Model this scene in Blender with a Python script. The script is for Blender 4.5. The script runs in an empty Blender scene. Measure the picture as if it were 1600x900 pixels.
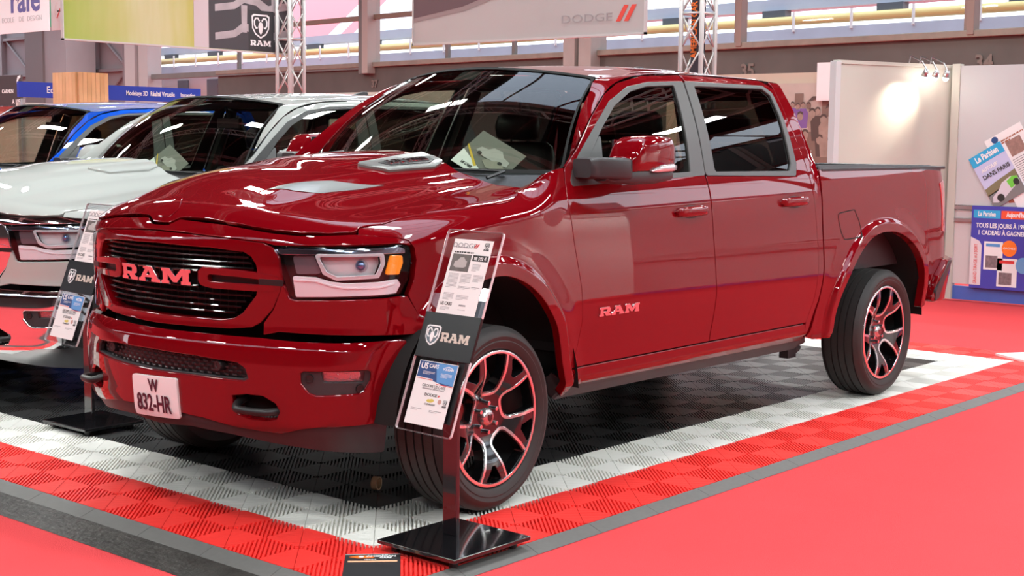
import bpy, bmesh, math, random
import numpy as np
from mathutils import Matrix, Vector
from mathutils.geometry import delaunay_2d_cdt

SC = bpy.context.scene
COL = SC.collection
random.seed(7)
PI = math.pi

# ---------------------------------------------------------------- camera
CAM_POS = Vector((-4.055, -4.220, 1.5506)); YAW, PITCH, ROLL, FPX = .7091, -.1042, .0106, 2202.0
_f = Vector((math.cos(YAW)*math.cos(PITCH), math.sin(YAW)*math.cos(PITCH), math.sin(PITCH)))
_r = Vector((math.sin(YAW), -math.cos(YAW), 0)); _u = _r.cross(_f)
_r2 = _r*math.cos(ROLL) + _u*math.sin(ROLL); _u2 = _u*math.cos(ROLL) - _r*math.sin(ROLL)
cd = bpy.data.cameras.new('camera'); cam = bpy.data.objects.new('camera', cd); COL.objects.link(cam)
cam.matrix_world = Matrix(((_r2.x, _u2.x, -_f.x, CAM_POS.x), (_r2.y, _u2.y, -_f.y, CAM_POS.y), (_r2.z, _u2.z, -_f.z, CAM_POS.z), (0, 0, 0, 1)))
cd.sensor_width = 36; cd.lens = FPX/1600*36; cd.clip_start = .05; cd.clip_end = 400
SC.camera = cam

# ---------------------------------------------------------------- view, world, lights
SC.view_settings.view_transform = 'Standard'; SC.view_settings.look = 'None'
SC.view_settings.gamma = 1; SC.view_settings.use_curve_mapping = False
SC.view_settings.exposure = 0.0
SC.cycles.max_bounces = 8; SC.cycles.transparent_max_bounces = 12; SC.cycles.glossy_bounces = 5; SC.cycles.diffuse_bounces = 4
SC.cycles.caustics_reflective = False; SC.cycles.caustics_refractive = False
SC.cycles.sample_clamp_indirect = 6
w = bpy.data.worlds.new('sky'); SC.world = w; w.use_nodes = True
nt = w.node_tree; bg = nt.nodes['Background']
tc = nt.nodes.new('ShaderNodeTexCoord'); sp = nt.nodes.new('ShaderNodeSeparateXYZ'); cr = nt.nodes.new('ShaderNodeValToRGB')
nt.links.new(tc.outputs['Generated'], sp.inputs[0]); nt.links.new(sp.outputs['Z'], cr.inputs[0]); nt.links.new(cr.outputs[0], bg.inputs[0])
cr.color_ramp.elements[0].position = 0; cr.color_ramp.elements[0].color = (.92, .95, 1, 1)
cr.color_ramp.elements[1].position = .6; cr.color_ramp.elements[1].color = (.70, .82, 1, 1)
bg.inputs[1].default_value = 3.3

def area_light(name, loc, size, energy, color=(1, 1, 1), rot=(0, 0, 0)):
    l = bpy.data.lights.new(name, 'AREA'); l.shape = 'RECTANGLE'; l.size, l.size_y = size; l.energy = energy; l.color = color
    o = bpy.data.objects.new(name, l); COL.objects.link(o); o.location = loc; o.rotation_euler = rot
    o['kind'] = 'structure'
    return o
HALL_Z = 9.0
LAMPS = [(x, y) for x in (-9.0, -3.4, 2.2, 7.8, 13.4) for y in (-15, -10, -5, 0, 5, 10)] + [(x, y) for x in (3, 10.5, 19.5) for y in (16, 23, 31)] + [(19.5, 8), (22, 40), (24, 48), (14, 40)]  # the far rows are extra lamps, added to brighten the back of the hall
for lx, ly in LAMPS:            # the light of the tube lamps that hang under the roof
    area_light('tube_light', (lx, ly, 6.86), (.34, 1.5), 190 if ly < 12 and lx < 15 else 440, (.94, .985, .955))

def spl(xs, ys, x):
    """monotone-ish cubic (Catmull-Rom / finite difference Hermite) interpolation"""
    xs = np.asarray(xs, float); ys = np.asarray(ys, float); x = np.clip(np.asarray(x, float), xs[0], xs[-1])
    h = np.diff(xs); dl = np.diff(ys) / h
    m = np.empty_like(ys); m[0] = dl[0]; m[-1] = dl[-1]
    m[1:-1] = (dl[:-1] * h[1:] + dl[1:] * h[:-1]) / (h[1:] + h[:-1])
    i = np.clip(np.searchsorted(xs, x, side='right') - 1, 0, len(xs) - 2)
    t = (x - xs[i]) / h[i]; t2 = t * t; t3 = t2 * t
    return (2*t3 - 3*t2 + 1) * ys[i] + (t3 - 2*t2 + t) * h[i] * m[i] + (-2*t3 + 3*t2) * ys[i+1] + (t3 - t2) * h[i] * m[i+1]
def sstep(a, b, x):
    t = np.clip((np.asarray(x, float) - a) / (b - a), 0, 1); return t*t*t*(t*(6*t - 15) + 10)
# plan outline of the body, half (X rearward, Yout outward from the centre line)
_pl = np.array([(-.920,0),(-.9165,.1),(-.905,.2),(-.8865,.3),(-.861,.4),(-.8275,.5),(-.787,.6),(-.737,.7),(-.672,.79),(-.58,.868),(-.46,.925),(-.32,.962),(-.15,.985),(.05,.996),(.3,1.0),(.8,1.0),
  (1.6,1.0),(2.6,1.0),(3.4,1.0),(4.2,1.0),(4.52,.999),(4.66,.990),(4.76,.962),(4.82,.91),(4.855,.82),(4.875,.6),(4.88,.3),(4.88,0)])
_q = np.concatenate([[0], np.cumsum(np.hypot(*np.diff(_pl, axis=0).T))])
_S = np.linspace(0, _q[-1], 2400)
_CX = spl(_q, _pl[:,0], _S); _CY = spl(_q, _pl[:,1], _S)
_g = np.concatenate([[0], np.cumsum(np.hypot(np.diff(_CX), np.diff(_CY)))])
SMAX = _g[-1]
_S = np.linspace(0, SMAX, 2400); _CX = np.interp(_S, _g, _CX); _CY = np.interp(_S, _g, _CY)
_NX = -np.gradient(_CY, _S); _NY = np.gradient(_CX, _S)     # outward normal (rearward travel on +Y side)
_k = np.ones(31)/31
for _ in range(2):
    _NX = np.convolve(np.pad(_NX, 15, 'edge'), _k, 'valid'); _NY = np.convolve(np.pad(_NY, 15, 'edge'), _k, 'valid')
_NX[0] = -1; _NY[0] = 0
def s_of_x(x):
    """arc position on the flank for a given X"""
    i = np.searchsorted(_CX, x); return _S[min(i, len(_S)-1)]
_ztop = lambda x: spl([-.92,-.86,-.8,-.7,-.5,-.2,.1,.5,.75], [1.205,1.245,1.285,1.330,1.388,1.428,1.450,1.466,1.472], x)
_zedge = lambda x: spl([-.92,-.62,-.48,-.22,.05,.3,.45,.62,.75], [1.185,1.203,1.217,1.25,1.283,1.312,1.338,1.372,1.385], x)
_da, _db = .125, .10
def _ell(t, a, b):
    t = np.clip(t, 0, a); return b * (1 - np.sqrt(np.clip(1 - (1 - t/a)**2, 0, 1)))
def hood_top(x, y):
    y = np.abs(y); zc = _ztop(x); ze = _zedge(x)
    z = ze + (zc - ze) * np.cos(np.pi/2 * np.clip(y/.93, 0, 1))**1.6
    z = z + .026 * sstep(.50, .36, y) * sstep(-.80, -.50, x)              # power bulge
    z = z + .012 * sstep(.30,.24, y) * sstep(-.35, -.1, x)
    z = z - .010 * np.exp(-((y-.66)/.08)**2) * sstep(-.7, -.3, x)
    return z
def _dist(x, y):
    x = np.atleast_1d(np.asarray(x, float)); y = np.abs(np.atleast_1d(np.asarray(y, float)))
    out = np.empty(x.shape); sel = slice(0, 1500, 2)
    cx = _CX[sel]; cy = _CY[sel]
    for i in range(0, x.size, 4000):
        xx = x.ravel()[i:i+4000, None]; yy = y.ravel()[i:i+4000, None]
        d2 = (xx - cx)**2 + (yy - cy)**2; j = np.clip(d2.argmin(1), 1, len(cx)-2)
        n = np.arange(len(j)); a = d2[n, j-1]; b = d2[n, j]; c_ = d2[n, j+1]
        den = a - 2*b + c_; off = np.where(den > 1e-12, .5*(a - c_)/np.maximum(den, 1e-12), 0)
        out.ravel()[i:i+4000] = np.sqrt(np.maximum(b - .25*(a - c_)*off, 0))
    return out
def hoodz(x, y):
    x = np.atleast_1d(np.asarray(x, float)); y = np.atleast_1d(np.asarray(y, float))
    return hood_top(x, y) - _ell(_dist(x, y), _da, _db)
_sideZ = [.28,.36,.42,.47,.52,.58,.66,.78,.90,1.00,1.09,1.17,1.24,1.30,1.35,1.40,1.46,1.60,1.74,1.84,1.88,1.92]
_cabD = [-.16,-.13,-.085,-.050,-.040,-.032,-.018,-.001,-.003,-.008,-.014,-.018,-.026,-.037,-.050,-.067,-.086,-.135,-.196,-.248,-.272,-.330]
_bedD = [-.10,-.07,-.055,-.042,-.038,-.032,-.018,-.001,-.003,-.008,-.014,-.018,-.022,-.030,-.038,-.050,-.07,-.13,-.2,-.25,-.27,-.33]
_fenD = [-.10,-.07,-.055,-.042,-.038,-.032,-.018,-.001,-.002,-.005,-.008,-.010,-.010,-.010,-.010,-.010,-.010,-.010,-.010,-.010,-.010,-.010]
_frontZ = [.24,.30,.34,.38,.42,.50,.60,.70,.745,.765,.78,.80,.90,1.00,1.08,1.13,1.17,1.20,1.3]
_frontD = [-.10,-.055,-.03,-.006,.012,.022,.028,.026,.016,.004,-.006,-.010,-.006,.000,.000,-.004,-.008,-.010,-.010]
def _arc(P, n=90):
    P = np.array(P, float); t = np.concatenate([[0], np.cumsum(np.hypot(*np.diff(P, axis=0).T))]); u = np.linspace(0, t[-1], n)
    return np.stack([spl(t, P[:, 0], u), spl(t, P[:, 1], u)], 1)
ARCH_F = [(1.262,.83),(1.33,.898),(1.44,.960),(1.56,.990),(1.66,.992),(1.75,.968),(1.833,.927),(1.905,.870),(1.965,.800),(2.01,.735),(2.04,.670),(2.09,.55),(2.133,.456)]
ARCH_R = [(4.673,.453),(4.687,.56),(4.720,.675),(4.775,.765),(4.855,.850),(4.954,.927),(5.05,.978),(5.16,1.010),(5.30,1.022),(5.45,1.010),(5.59,.970),(5.70,.915),(5.80,.83),(5.87,.72),(5.905,.60),(5.90,.50)]
_archF = _arc(ARCH_F, 500); _archR = _arc(ARCH_R, 600)
def body_d(s, z):
    s, z = np.broadcast_arrays(np.atleast_1d(np.asarray(s, float)), np.atleast_1d(np.asarray(z, float)))
    a = np.abs(s); x = np.interp(a, _S, _CX)
    wf = 1 - sstep(.75, 1.25, a)                                  # front fascia weight
    wc = sstep(.25, .62, x) * (1 - sstep(2.9, 2.96, x)); wb = sstep(2.9, 2.96, x)
    side = spl(_sideZ, _fenD, z)*(1-wc-wb) + spl(_sideZ, _cabD, z)*wc + spl(_sideZ, _bedD, z)*wb
    d = side*(1-wf) + spl(_frontZ, _frontD, z)*wf
    # wheel arch flares: a band that stands proud round each opening
    for A, lo in ((_archF, .0), (_archR, .0)):
        m = (a > A[:, 0].min() - .15) & (a < A[:, 0].max() + .15)
        if np.any(m):
            am = np.broadcast_to(a, np.shape(d))[m]; zm = np.broadcast_to(z, np.shape(d))[m]
            q = np.sqrt(((am[:, None] - A[None, :, 0])**2 + (zm[:, None] - A[None, :, 1])**2).min(1))
            d = np.array(d); d[m] = d[m] + .028*(1 - sstep(.044, .086, q)) + .010*(1 - sstep(.06, .20, q))
    return d
def body(s, h):
    """point on the outer skin: s = arc length round the plan outline from the nose (s>0 is the side with Y<0),
    h = height; over the shoulder of the front clip h runs on along the roll towards the bonnet"""
    s = np.atleast_1d(np.asarray(s, float)); h = np.atleast_1d(np.asarray(h, float)); a = np.abs(s)
    x0 = np.interp(a, _S, _CX); y0 = np.interp(a, _S, _CY)
    w = 1 - sstep(.25, .62, x0)
    zt = hood_top(np.minimum(x0, .7), y0); z1 = zt - _db
    th = np.clip((h - z1)/_db, 0, np.pi/2)
    d = body_d(s, np.where((h > z1) & (w > 0), h + w*(z1 + _db*np.sin(th) - h), h)) - w*_da*(1 - np.cos(th))
    x = x0 + d*np.interp(a, _S, _NX); y = y0 + d*np.interp(a, _S, _NY)
    zr = hood_top(np.minimum(x, .7), y) - _db + _db*np.sin(th)      # over the shoulder the skin is the bonnet surface itself
    z = h + w*(np.where(h > z1, np.maximum(zr, z1), h) - h)
    return np.stack([x, -np.sign(np.where(s == 0, 1, s))*y, z], -1)
def hood(x, y):
    x = np.atleast_1d(np.asarray(x, float)); y = np.atleast_1d(np.asarray(y, float))
    return np.stack([x, y, hoodz(x, y)], -1)
def shield(v, t):
    """windscreen glass: v = lateral position -1..1, t = 0 base .. 1 top"""
    v = np.atleast_1d(np.asarray(v, float)); t = np.atleast_1d(np.asarray(t, float))
    yb = .865*v; yt = .66*v
    bx = .43 + .36*yb**2; bz = 1.40 + .0*yb; tx = 1.06 + .34*yt**2; tz = 1.915 - .13*yt**2
    x = bx + (tx-bx)*t - .03*np.sin(np.pi*t); y = yb + (yt-yb)*t; z = bz + (tz-bz)*t + .035*np.sin(np.pi*t)
    return np.stack([x, y, z], -1)
# ---------------------------------------------------------------- materials
MATS = {}
def mat(name, col, rough=.5, metal=0., coat=0., spec=.5, emit=None, estr=1., bump=None, trans=None, coat_rough=.03, noise=None):
    """bump = (scale, strength[, detail]); noise = (scale, amount) varies the colour"""
    if name in MATS: return MATS[name]
    m = bpy.data.materials.new(name); m.use_nodes = True; t = m.node_tree; b = t.nodes['Principled BSDF']
    c = tuple(col) + (1,)
    b.inputs['Base Color'].default_value = c; b.inputs['Roughness'].default_value = rough; b.inputs['Metallic'].default_value = metal
    b.inputs['Coat Weight'].default_value = coat; b.inputs['Coat Roughness'].default_value = coat_rough
    b.inputs['Specular IOR Level'].default_value = spec
    if emit: b.inputs['Emission Color'].default_value = tuple(emit) + (1,); b.inputs['Emission Strength'].default_value = estr
    if coat: b.inputs['Coat IOR'].default_value = 1.6
    m.diffuse_color = c
    if bump or noise:
        tcn = t.nodes.new('ShaderNodeTexCoord'); nz = t.nodes.new('ShaderNodeTexNoise'); t.links.new(tcn.outputs['Object'], nz.inputs['Vector'])
        if noise:
            nz.inputs['Scale'].default_value = noise[0]; nz.inputs['Detail'].default_value = 6
            mx = t.nodes.new('ShaderNodeMix'); mx.data_type = 'RGBA'
            mx.inputs[6].default_value = tuple(v*(1-noise[1]) for v in col) + (1,); mx.inputs[7].default_value = tuple(min(1, v*(1+noise[1])) for v in col) + (1,)
            t.links.new(nz.outputs[0], mx.inputs[0]); t.links.new(mx.outputs[2], b.inputs['Base Color'])
        if bump:
            n2 = t.nodes.new('ShaderNodeTexNoise'); t.links.new(tcn.outputs['Object'], n2.inputs['Vector']); n2.inputs['Scale'].default_value = bump[0]
            n2.inputs['Detail'].default_value = 4
            bp = t.nodes.new('ShaderNodeBump'); bp.inputs['Strength'].default_value = bump[1]; bp.inputs['Distance'].default_value = .01
            t.links.new(n2.outputs[0], bp.inputs['Height']); t.links.new(bp.outputs[0], b.inputs['Normal'])
    MATS[name] = m; return m
def glass(name, tint, ior=1.5, rough=0.0):
    if name in MATS: return MATS[name]
    m = bpy.data.materials.new(name); m.use_nodes = True; t = m.node_tree; t.nodes.clear()
    o = t.nodes.new('ShaderNodeOutputMaterial'); mx = t.nodes.new('ShaderNodeMixShader'); tr = t.nodes.new('ShaderNodeBsdfTransparent')
    gl = t.nodes.new('ShaderNodeBsdfGlossy'); lw = t.nodes.new('ShaderNodeLayerWeight'); lw.inputs[0].default_value = .5
    pw = t.nodes.new('ShaderNodeMath'); pw.operation = 'POWER'; pw.inputs[1].default_value = 5; t.links.new(lw.outputs['Facing'], pw.inputs[0])
    f0 = ((ior-1)/(ior+1))**2*1.7; ma = t.nodes.new('ShaderNodeMath'); ma.operation = 'MULTIPLY_ADD'; ma.inputs[1].default_value = 1-f0; ma.inputs[2].default_value = f0
    t.links.new(pw.outputs[0], ma.inputs[0])        # Schlick's curve, both sides of the pane alike
    tr.inputs[0].default_value = tuple(tint) + (1,); gl.inputs['Roughness'].default_value = rough
    t.links.new(ma.outputs[0], mx.inputs[0]); t.links.new(tr.outputs[0], mx.inputs[1]); t.links.new(gl.outputs[0], mx.inputs[2]); t.links.new(mx.outputs[0], o.inputs[0])
    m.diffuse_color = (*tint, .3); MATS[name] = m; return m
RED = (.165, .0012, .0042)
def paint(name, col, metal=.35, rough=.33):
    return mat(name, col, rough=rough, metal=metal, coat=1.0, coat_rough=.015, spec=0.0)
M_RED = paint('red_paint', RED, .05, .45)
M_WHITE = paint('white_paint', (.42, .435, .415), 0, .4)
M_BLUE = paint('blue_paint', (.004, .075, .50), .3, .35)
M_BLACK = mat('gloss_black', (.006, .006, .007), .12, coat=.6)
M_SATIN = mat('satin_black', (.012, .012, .013), .42)
M_TRIM = mat('grey_trim', (.066, .068, .068), .42)
M_GREY = mat('grey_plastic', (.034, .032, .035), .50, bump=(300, .08))
M_DARK = mat('dark_void', (.004, .004, .004), .9)
M_TYRE = None
M_CHROME = mat('chrome', (.80, .80, .82), .07, metal=1)
M_SILVER = mat('satin_silver', (.55, .55, .57), .28, metal=1)
M_MACH = mat('machined_face', (.86, .84, .84), .22, metal=1)
M_GLASS = glass('window_glass', (.50, .55, .48), 1.55)
M_SCREEN = glass('windscreen_glass', (.74, .80, .72), 1.55)
M_PRIV = glass('privacy_glass', (.07, .07, .07), 1.55)
M_LENS = glass('lens_glass', (.93, .95, .97), 1.45)
M_ACRYL = glass('clear_acrylic', (.90, .89, .90), 1.35)
M_LEATHER = mat('black_leather', (.012, .012, .013), .45, bump=(120, .1))
M_CABIN = mat('cabin_plastic', (.018, .018, .019), .6)
M_AMBER = mat('amber_lens', (1.0, .28, .01), .15, coat=.6, emit=(1, .30, .01), estr=.25)
M_REDLENS = mat('red_lens', (.5, .01, .015), .1, coat=1)
M_PAPER = mat('paper', (.80, .80, .80), .55)
M_INK = mat('ink', (.02, .02, .02), .6)
M_DECAL = mat('grey_decal', (.20, .205, .20), .32, metal=.2, coat=.3)

# ---------------------------------------------------------------- object helpers
def link(o, parent=None, kind=None):
    COL.objects.link(o)
    if parent is not None: o.parent = parent
    if kind: o['kind'] = kind
    return o
def empty(name, loc=(0, 0, 0), rz=0., parent=None):
    o = bpy.data.objects.new(name, None); o.empty_display_size = .1; o.location = loc; o.rotation_euler = (0, 0, rz); return link(o, parent)
def tag(o, label=None, cat=None, group=None, kind=None):
    if label: o['label'] = label
    if cat: o['category'] = cat
    if group: o['group'] = group
    if kind: o['kind'] = kind
    return o
def mesh_obj(name, verts, faces, m, parent=None, normals=None, smooth=False, kind=None, mats=None, fmat=None):
    me = bpy.data.meshes.new(name); me.from_pydata([tuple(v) for v in verts], [], [tuple(f) for f in faces])
    if mats:
        for x in mats: me.materials.append(x)
        if fmat is not None: me.polygons.foreach_set('material_index', fmat)
    elif m: me.materials.append(m)
    if smooth or normals is not None: me.polygons.foreach_set('use_smooth', [True]*len(me.polygons))
    me.update()
    if normals is not None: me.normals_split_custom_set_from_vertices([tuple(n) for n in normals])
    return link(bpy.data.objects.new(name, me), parent, kind)
class MB:
    """collects plain shapes for ONE mesh"""
    def __init__(s): s.v = []; s.f = []; s.mi = []; s.cur = 0
    def add(s, vs, fs):
        n = len(s.v); s.v += [tuple(v) for v in vs]; s.f += [tuple(i + n for i in f) for f in fs]; s.mi += [s.cur]*len(fs)
    def box(s, a, b, M=None):
        x0, y0, z0 = a; x1, y1, z1 = b
        vs = [Vector(p) for p in ((x0,y0,z0),(x1,y0,z0),(x1,y1,z0),(x0,y1,z0),(x0,y0,z1),(x1,y0,z1),(x1,y1,z1),(x0,y1,z1))]
        if M is not None: vs = [M @ v for v in vs]
        s.add(vs, [(3,2,1,0),(4,5,6,7),(0,1,5,4),(1,2,6,5),(2,3,7,6),(3,0,4,7)])
    def prism(s, poly, z0, z1, M=None):
        n = len(poly); vs = [Vector((x, y, z0)) for x, y in poly] + [Vector((x, y, z1)) for x, y in poly]
        if M is not None: vs = [M @ v for v in vs]
        s.add(vs, [tuple(range(n-1, -1, -1)), tuple(range(n, 2*n))] + [(i, (i+1) % n, n + (i+1) % n, n + i) for i in range(n)])
    def tube(s, p, r, n=8, closed=False, cap=True):
        p = [Vector(q) for q in p]; N = len(p); rr = r if hasattr(r, '__len__') else [r]*N; rings = []; up = None
        for i in range(N):
            t = (p[(i+1) % N] - p[i-1]) if (closed or 0 < i < N-1) else (p[1]-p[0] if i == 0 else p[-1]-p[-2])
            t.normalize()
            if up is None: up = Vector((0, 0, 1)) if abs(t.z) < .9 else Vector((1, 0, 0))
            a = t.cross(up); a.normalize(); b = a.cross(t); up = b
            rings.append([p[i] + (a*math.cos(2*PI*k/n) + b*math.sin(2*PI*k/n))*rr[i] for k in range(n)])
        vs = [v for q in rings for v in q]; fs = []
        for i in range(N if closed else N-1):
            j = (i+1) % N
            fs += [(i*n+k, i*n+(k+1) % n, j*n+(k+1) % n, j*n+k) for k in range(n)]
        if cap and not closed: fs += [tuple(range(n))[::-1], tuple(range((N-1)*n, N*n))]
        s.add(vs, fs)
    def lathe(s, prof, n=48, axis='y', M=None, closed=False):
        """prof = [(r, h)] turned round the axis"""
        vs = []
        for k in range(n):
            a = 2*PI*k/n; c, sn = math.cos(a), math.sin(a)
            for r, h in prof:
                v = Vector((r*c, h, r*sn)) if axis == 'y' else Vector((r*c, r*sn, h))
                vs.append(M @ v if M is not None else v)
        m = len(prof); fs = []
        for k in range(n):
            j = (k+1) % n
            for i in range(m if closed else m-1):
                i2 = (i+1) % m
                f = (k*m+i, k*m+i2, j*m+i2, j*m+i)
                fs.append(f if axis == 'y' else f[::-1])
        s.add(vs, fs)
    def ball(s, c, r, n=12, sc=(1, 1, 1)):
        vs = []; fs = []; h = n//2
        for i in range(h+1):
            th = PI*i/h
            for k in range(n): vs.append((c[0]+r*sc[0]*math.sin(th)*math.cos(2*PI*k/n), c[1]+r*sc[1]*math.sin(th)*math.sin(2*PI*k/n), c[2]+r*sc[2]*math.cos(th)))
        for i in range(h):
            for k in range(n): fs.append((i*n+k, (i+1)*n+k, (i+1)*n+(k+1) % n, i*n+(k+1) % n))
        s.add(vs, fs)
    def build(s, name, m, parent=None, smooth=False, kind=None, bevel=0, mats=None, auto=None):
        o = mesh_obj(name, s.v, s.f, m, parent, smooth=smooth, kind=kind, mats=mats, fmat=s.mi if mats else None)
        if bevel:
            b = o.modifiers.new('bevel', 'BEVEL'); b.width = bevel; b.segments = 2; b.limit_method = 'ANGLE'; b.angle_limit = .6
            for p in o.data.polygons: p.use_smooth = True
            b.harden_normals = True
        elif auto:
            me = o.data; bm = bmesh.new(); bm.from_mesh(me)
            for e in bm.edges: e.smooth = not (len(e.link_faces) == 2 and e.calc_face_angle() > auto)
            for f in bm.faces: f.smooth = True
            bm.to_mesh(me); bm.free()
        return o
def box(name, a, b, m, parent=None, bevel=0, kind=None, M=None):
    q = MB(); q.box(a, b, M); return q.build(name, m, parent, bevel=bevel, kind=kind)

# ---- curved sheet-metal panels
def roundpoly(P, r, n=4):
    if not r: return list(P)
    out = []; N = len(P)
    for i in range(N):
        a, b, c = (Vector(P[i-1]), Vector(P[i]), Vector(P[(i+1) % N]))
        u = a-b; v = c-b; la, lc = u.length, v.length
        if la < 1e-9 or lc < 1e-9: continue
        u /= la; v /= lc; ang = u.angle(v, PI)
        if ang > 2.75: out.append(tuple(b)); continue
        t = min(r/math.tan(ang/2), la*.45, lc*.45)
        p0 = b+u*t; p2 = b+v*t
        for k in range(n+1):
            s = k/n; q = p0*(1-s)**2 + b*2*s*(1-s) + p2*s*s; out.append(tuple(q))
    return out
def densify(P, step):
    out = []; N = len(P)
    for i in range(N):
        a = P[i]; b = P[(i+1) % N]; d = math.hypot(b[0]-a[0], b[1]-a[1]); n = max(1, int(math.ceil(d/step)))
        for k in range(n): out.append((a[0]+(b[0]-a[0])*k/n, a[1]+(b[1]-a[1])*k/n))
    return out
def inside(pts, poly):
    P = np.asarray(poly); x = pts[:, 0]; y = pts[:, 1]; r = np.zeros(len(pts), bool); j = len(P)-1
    for i in range(len(P)):
        yi, yj = P[i, 1], P[j, 1]
        if yi != yj:
            c = ((yi > y) != (yj > y)) & (x < (P[j, 0]-P[i, 0])*(y-yi)/(yj-yi) + P[i, 0]); r ^= c
        j = i
    return r
def mapn(fn, uv, flip=1, off=0.):
    uv = np.asarray(uv, float); e = 2e-3
    p = fn(uv[:, 0], uv[:, 1]); du = fn(uv[:, 0]+e, uv[:, 1]) - fn(uv[:, 0]-e, uv[:, 1]); dv = fn(uv[:, 0], uv[:, 1]+e) - fn(uv[:, 0], uv[:, 1]-e)
    n = np.cross(du, dv)*flip; l = np.linalg.norm(n, axis=1, keepdims=True); n = n/np.maximum(l, 1e-12)
    return p + n*off, n
def panel(name, fn, poly, m, parent=None, res=.03, rc=.0, holes=(), flange=.018, off=0., flip=1, hflange=None, step=.02, kind=None, roll=.004, mirror=False, hrc=None, extra=None):
    """a sheet with the outline poly (in the surface's own u,v), rolled edges and an inward flange"""
    outer = densify(roundpoly(poly, rc), step); hs = [densify(roundpoly(h, rc if hrc is None else hrc), step) for h in holes]
    if mirror:
        outer = [(-u, v) for u, v in outer][::-1]; hs = [[(-u, v) for u, v in h][::-1] for h in hs]
    P = np.array(outer); lo = P.min(0); hi = P.max(0)
    gx = np.arange(lo[0]+res*.5, hi[0], res); gy = np.arange(lo[1]+res*.5, hi[1], res)
    if len(gx) and len(gy):
        G = np.stack(np.meshgrid(gx, gy), -1).reshape(-1, 2); G[:, 0] += (np.round((G[:, 1]-lo[1])/res) % 2)*res*.5
        k = inside(G, outer)
        for h in hs: k &= ~inside(G, h)
        G = G[k]
        B = np.array(outer + [q for h in hs for q in h]); keep = np.ones(len(G), bool)
        for i in range(0, len(G), 2000):
            d = ((G[i:i+2000, None, :] - B[None])**2).sum(-1).min(1); keep[i:i+2000] = d > (min(res, step)*.55)**2
        G = G[keep]
        if extra is not None:
            E = np.array(extra)*([-1, 1] if mirror else [1, 1]); E = E[inside(E, outer)]
            for h in hs: E = E[~inside(E, h)]
            E = E[((E[:, None, :] - B[None])**2).sum(-1).min(1) > .006**2]
            if len(G): G = G[((G[:, None, :] - E[None])**2).sum(-1).min(1) > .010**2]
            G = np.concatenate([G, E])
    else: G = np.zeros((0, 2))
    vin = [Vector(q) for q in outer]; ed = [(i, (i+1) % len(outer)) for i in range(len(outer))]
    for h in hs:
        n0 = len(vin); vin += [Vector(q) for q in h]; ed += [(n0+i, n0+(i+1) % len(h)) for i in range(len(h))]
    vin += [Vector(q) for q in G.tolist()]
    vo, eo, fo, *_ = delaunay_2d_cdt(vin, ed, [], 0, 1e-7)
    V = np.array([tuple(v) for v in vo]); F = np.array([f for f in fo if len(f) == 3])
    cen = V[F].mean(1); k = inside(cen, outer)
    for h in hs: k &= ~inside(cen, h)
    F = F[k]; a = V[F]; ar = (a[:, 1, 0]-a[:, 0, 0])*(a[:, 2, 1]-a[:, 0, 1]) - (a[:, 1, 1]-a[:, 0, 1])*(a[:, 2, 0]-a[:, 0, 0])
    F = F[np.abs(ar) > 1e-10]; ar = ar[np.abs(ar) > 1e-10]
    F[ar < 0] = F[ar < 0][:, ::-1]
    if flip < 0: F = F[:, ::-1]
    Pn, Nn = mapn(fn, V, flip, off)
    VV = [Pn]; NN = [Nn]; FF = F.tolist(); base = len(Pn)
    for li, loop in enumerate([outer] + hs):
        fl = flange if li == 0 else (flange if hflange is None else hflange)
        if not fl: continue
        L = np.array(loop); area = (L[:, 0]*np.roll(L[:, 1], -1) - np.roll(L[:, 0], -1)*L[:, 1]).sum()
        p, n = mapn(fn, L, flip, off)
        t = np.roll(p, -1, 0) - np.roll(p, 1, 0); t /= np.maximum(np.linalg.norm(t, axis=1, keepdims=True), 1e-12)
        o = np.cross(t, n); 
        sgn = (1 if area > 0 else -1)*flip*(1 if li == 0 else -1)
        o = o*sgn; m_ = len(L)
        r0, r1, r2 = p, p + o*roll*.5 - n*roll, p + o*roll*.5 - n*fl
        nb = (n+o)/np.sqrt(2)
        VV += [r0, r1, r1, r2]; NN += [n, nb, o, o]
        for (ra, rb) in ((0, 1), (2, 3)):
            for i in range(m_):
                j = (i+1) % m_; q = (base+ra*m_+i, base+ra*m_+j, base+rb*m_+j, base+rb*m_+i)
                FF.append(q[::-1] if sgn*flip > 0 else q)
        base += 4*m_
    return mesh_obj(name, np.concatenate(VV), FF, m, parent, normals=np.concatenate(NN), kind=kind)
def stroke(path, w, closed=False):
    """outline polygon (or outer, inner pair when closed) of a band of width w along a 2D path"""
    P = [Vector(p) for p in path]; N = len(P); A = []; B = []
    for i in range(N):
        t = (P[(i+1) % N]-P[i-1]) if (closed or 0 < i < N-1) else (P[1]-P[0] if i == 0 else P[-1]-P[-2])
        t.normalize(); n = Vector((-t.y, t.x))*w/2; A.append(tuple(P[i]+n)); B.append(tuple(P[i]-n))
    return (A, B) if closed else A + B[::-1]
def grid_obj(name, P, m, parent=None, closed_u=False, flip=False, smooth=True, kind=None, thick=0):
    """P = array (nu, nv, 3)"""
    nu, nv = P.shape[:2]; fs = []
    for i in range(nu if closed_u else nu-1):
        for j in range(nv-1):
            a, b, c, d = i*nv+j, ((i+1) % nu)*nv+j, ((i+1) % nu)*nv+j+1, i*nv+j+1
            fs.append((d, c, b, a) if flip else (a, b, c, d))
    o = mesh_obj(name, P.reshape(-1, 3), fs, m, parent, smooth=smooth, kind=kind)
    if thick: md = o.modifiers.new('thickness', 'SOLIDIFY'); md.thickness = thick; md.offset = -1
    return o
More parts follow.
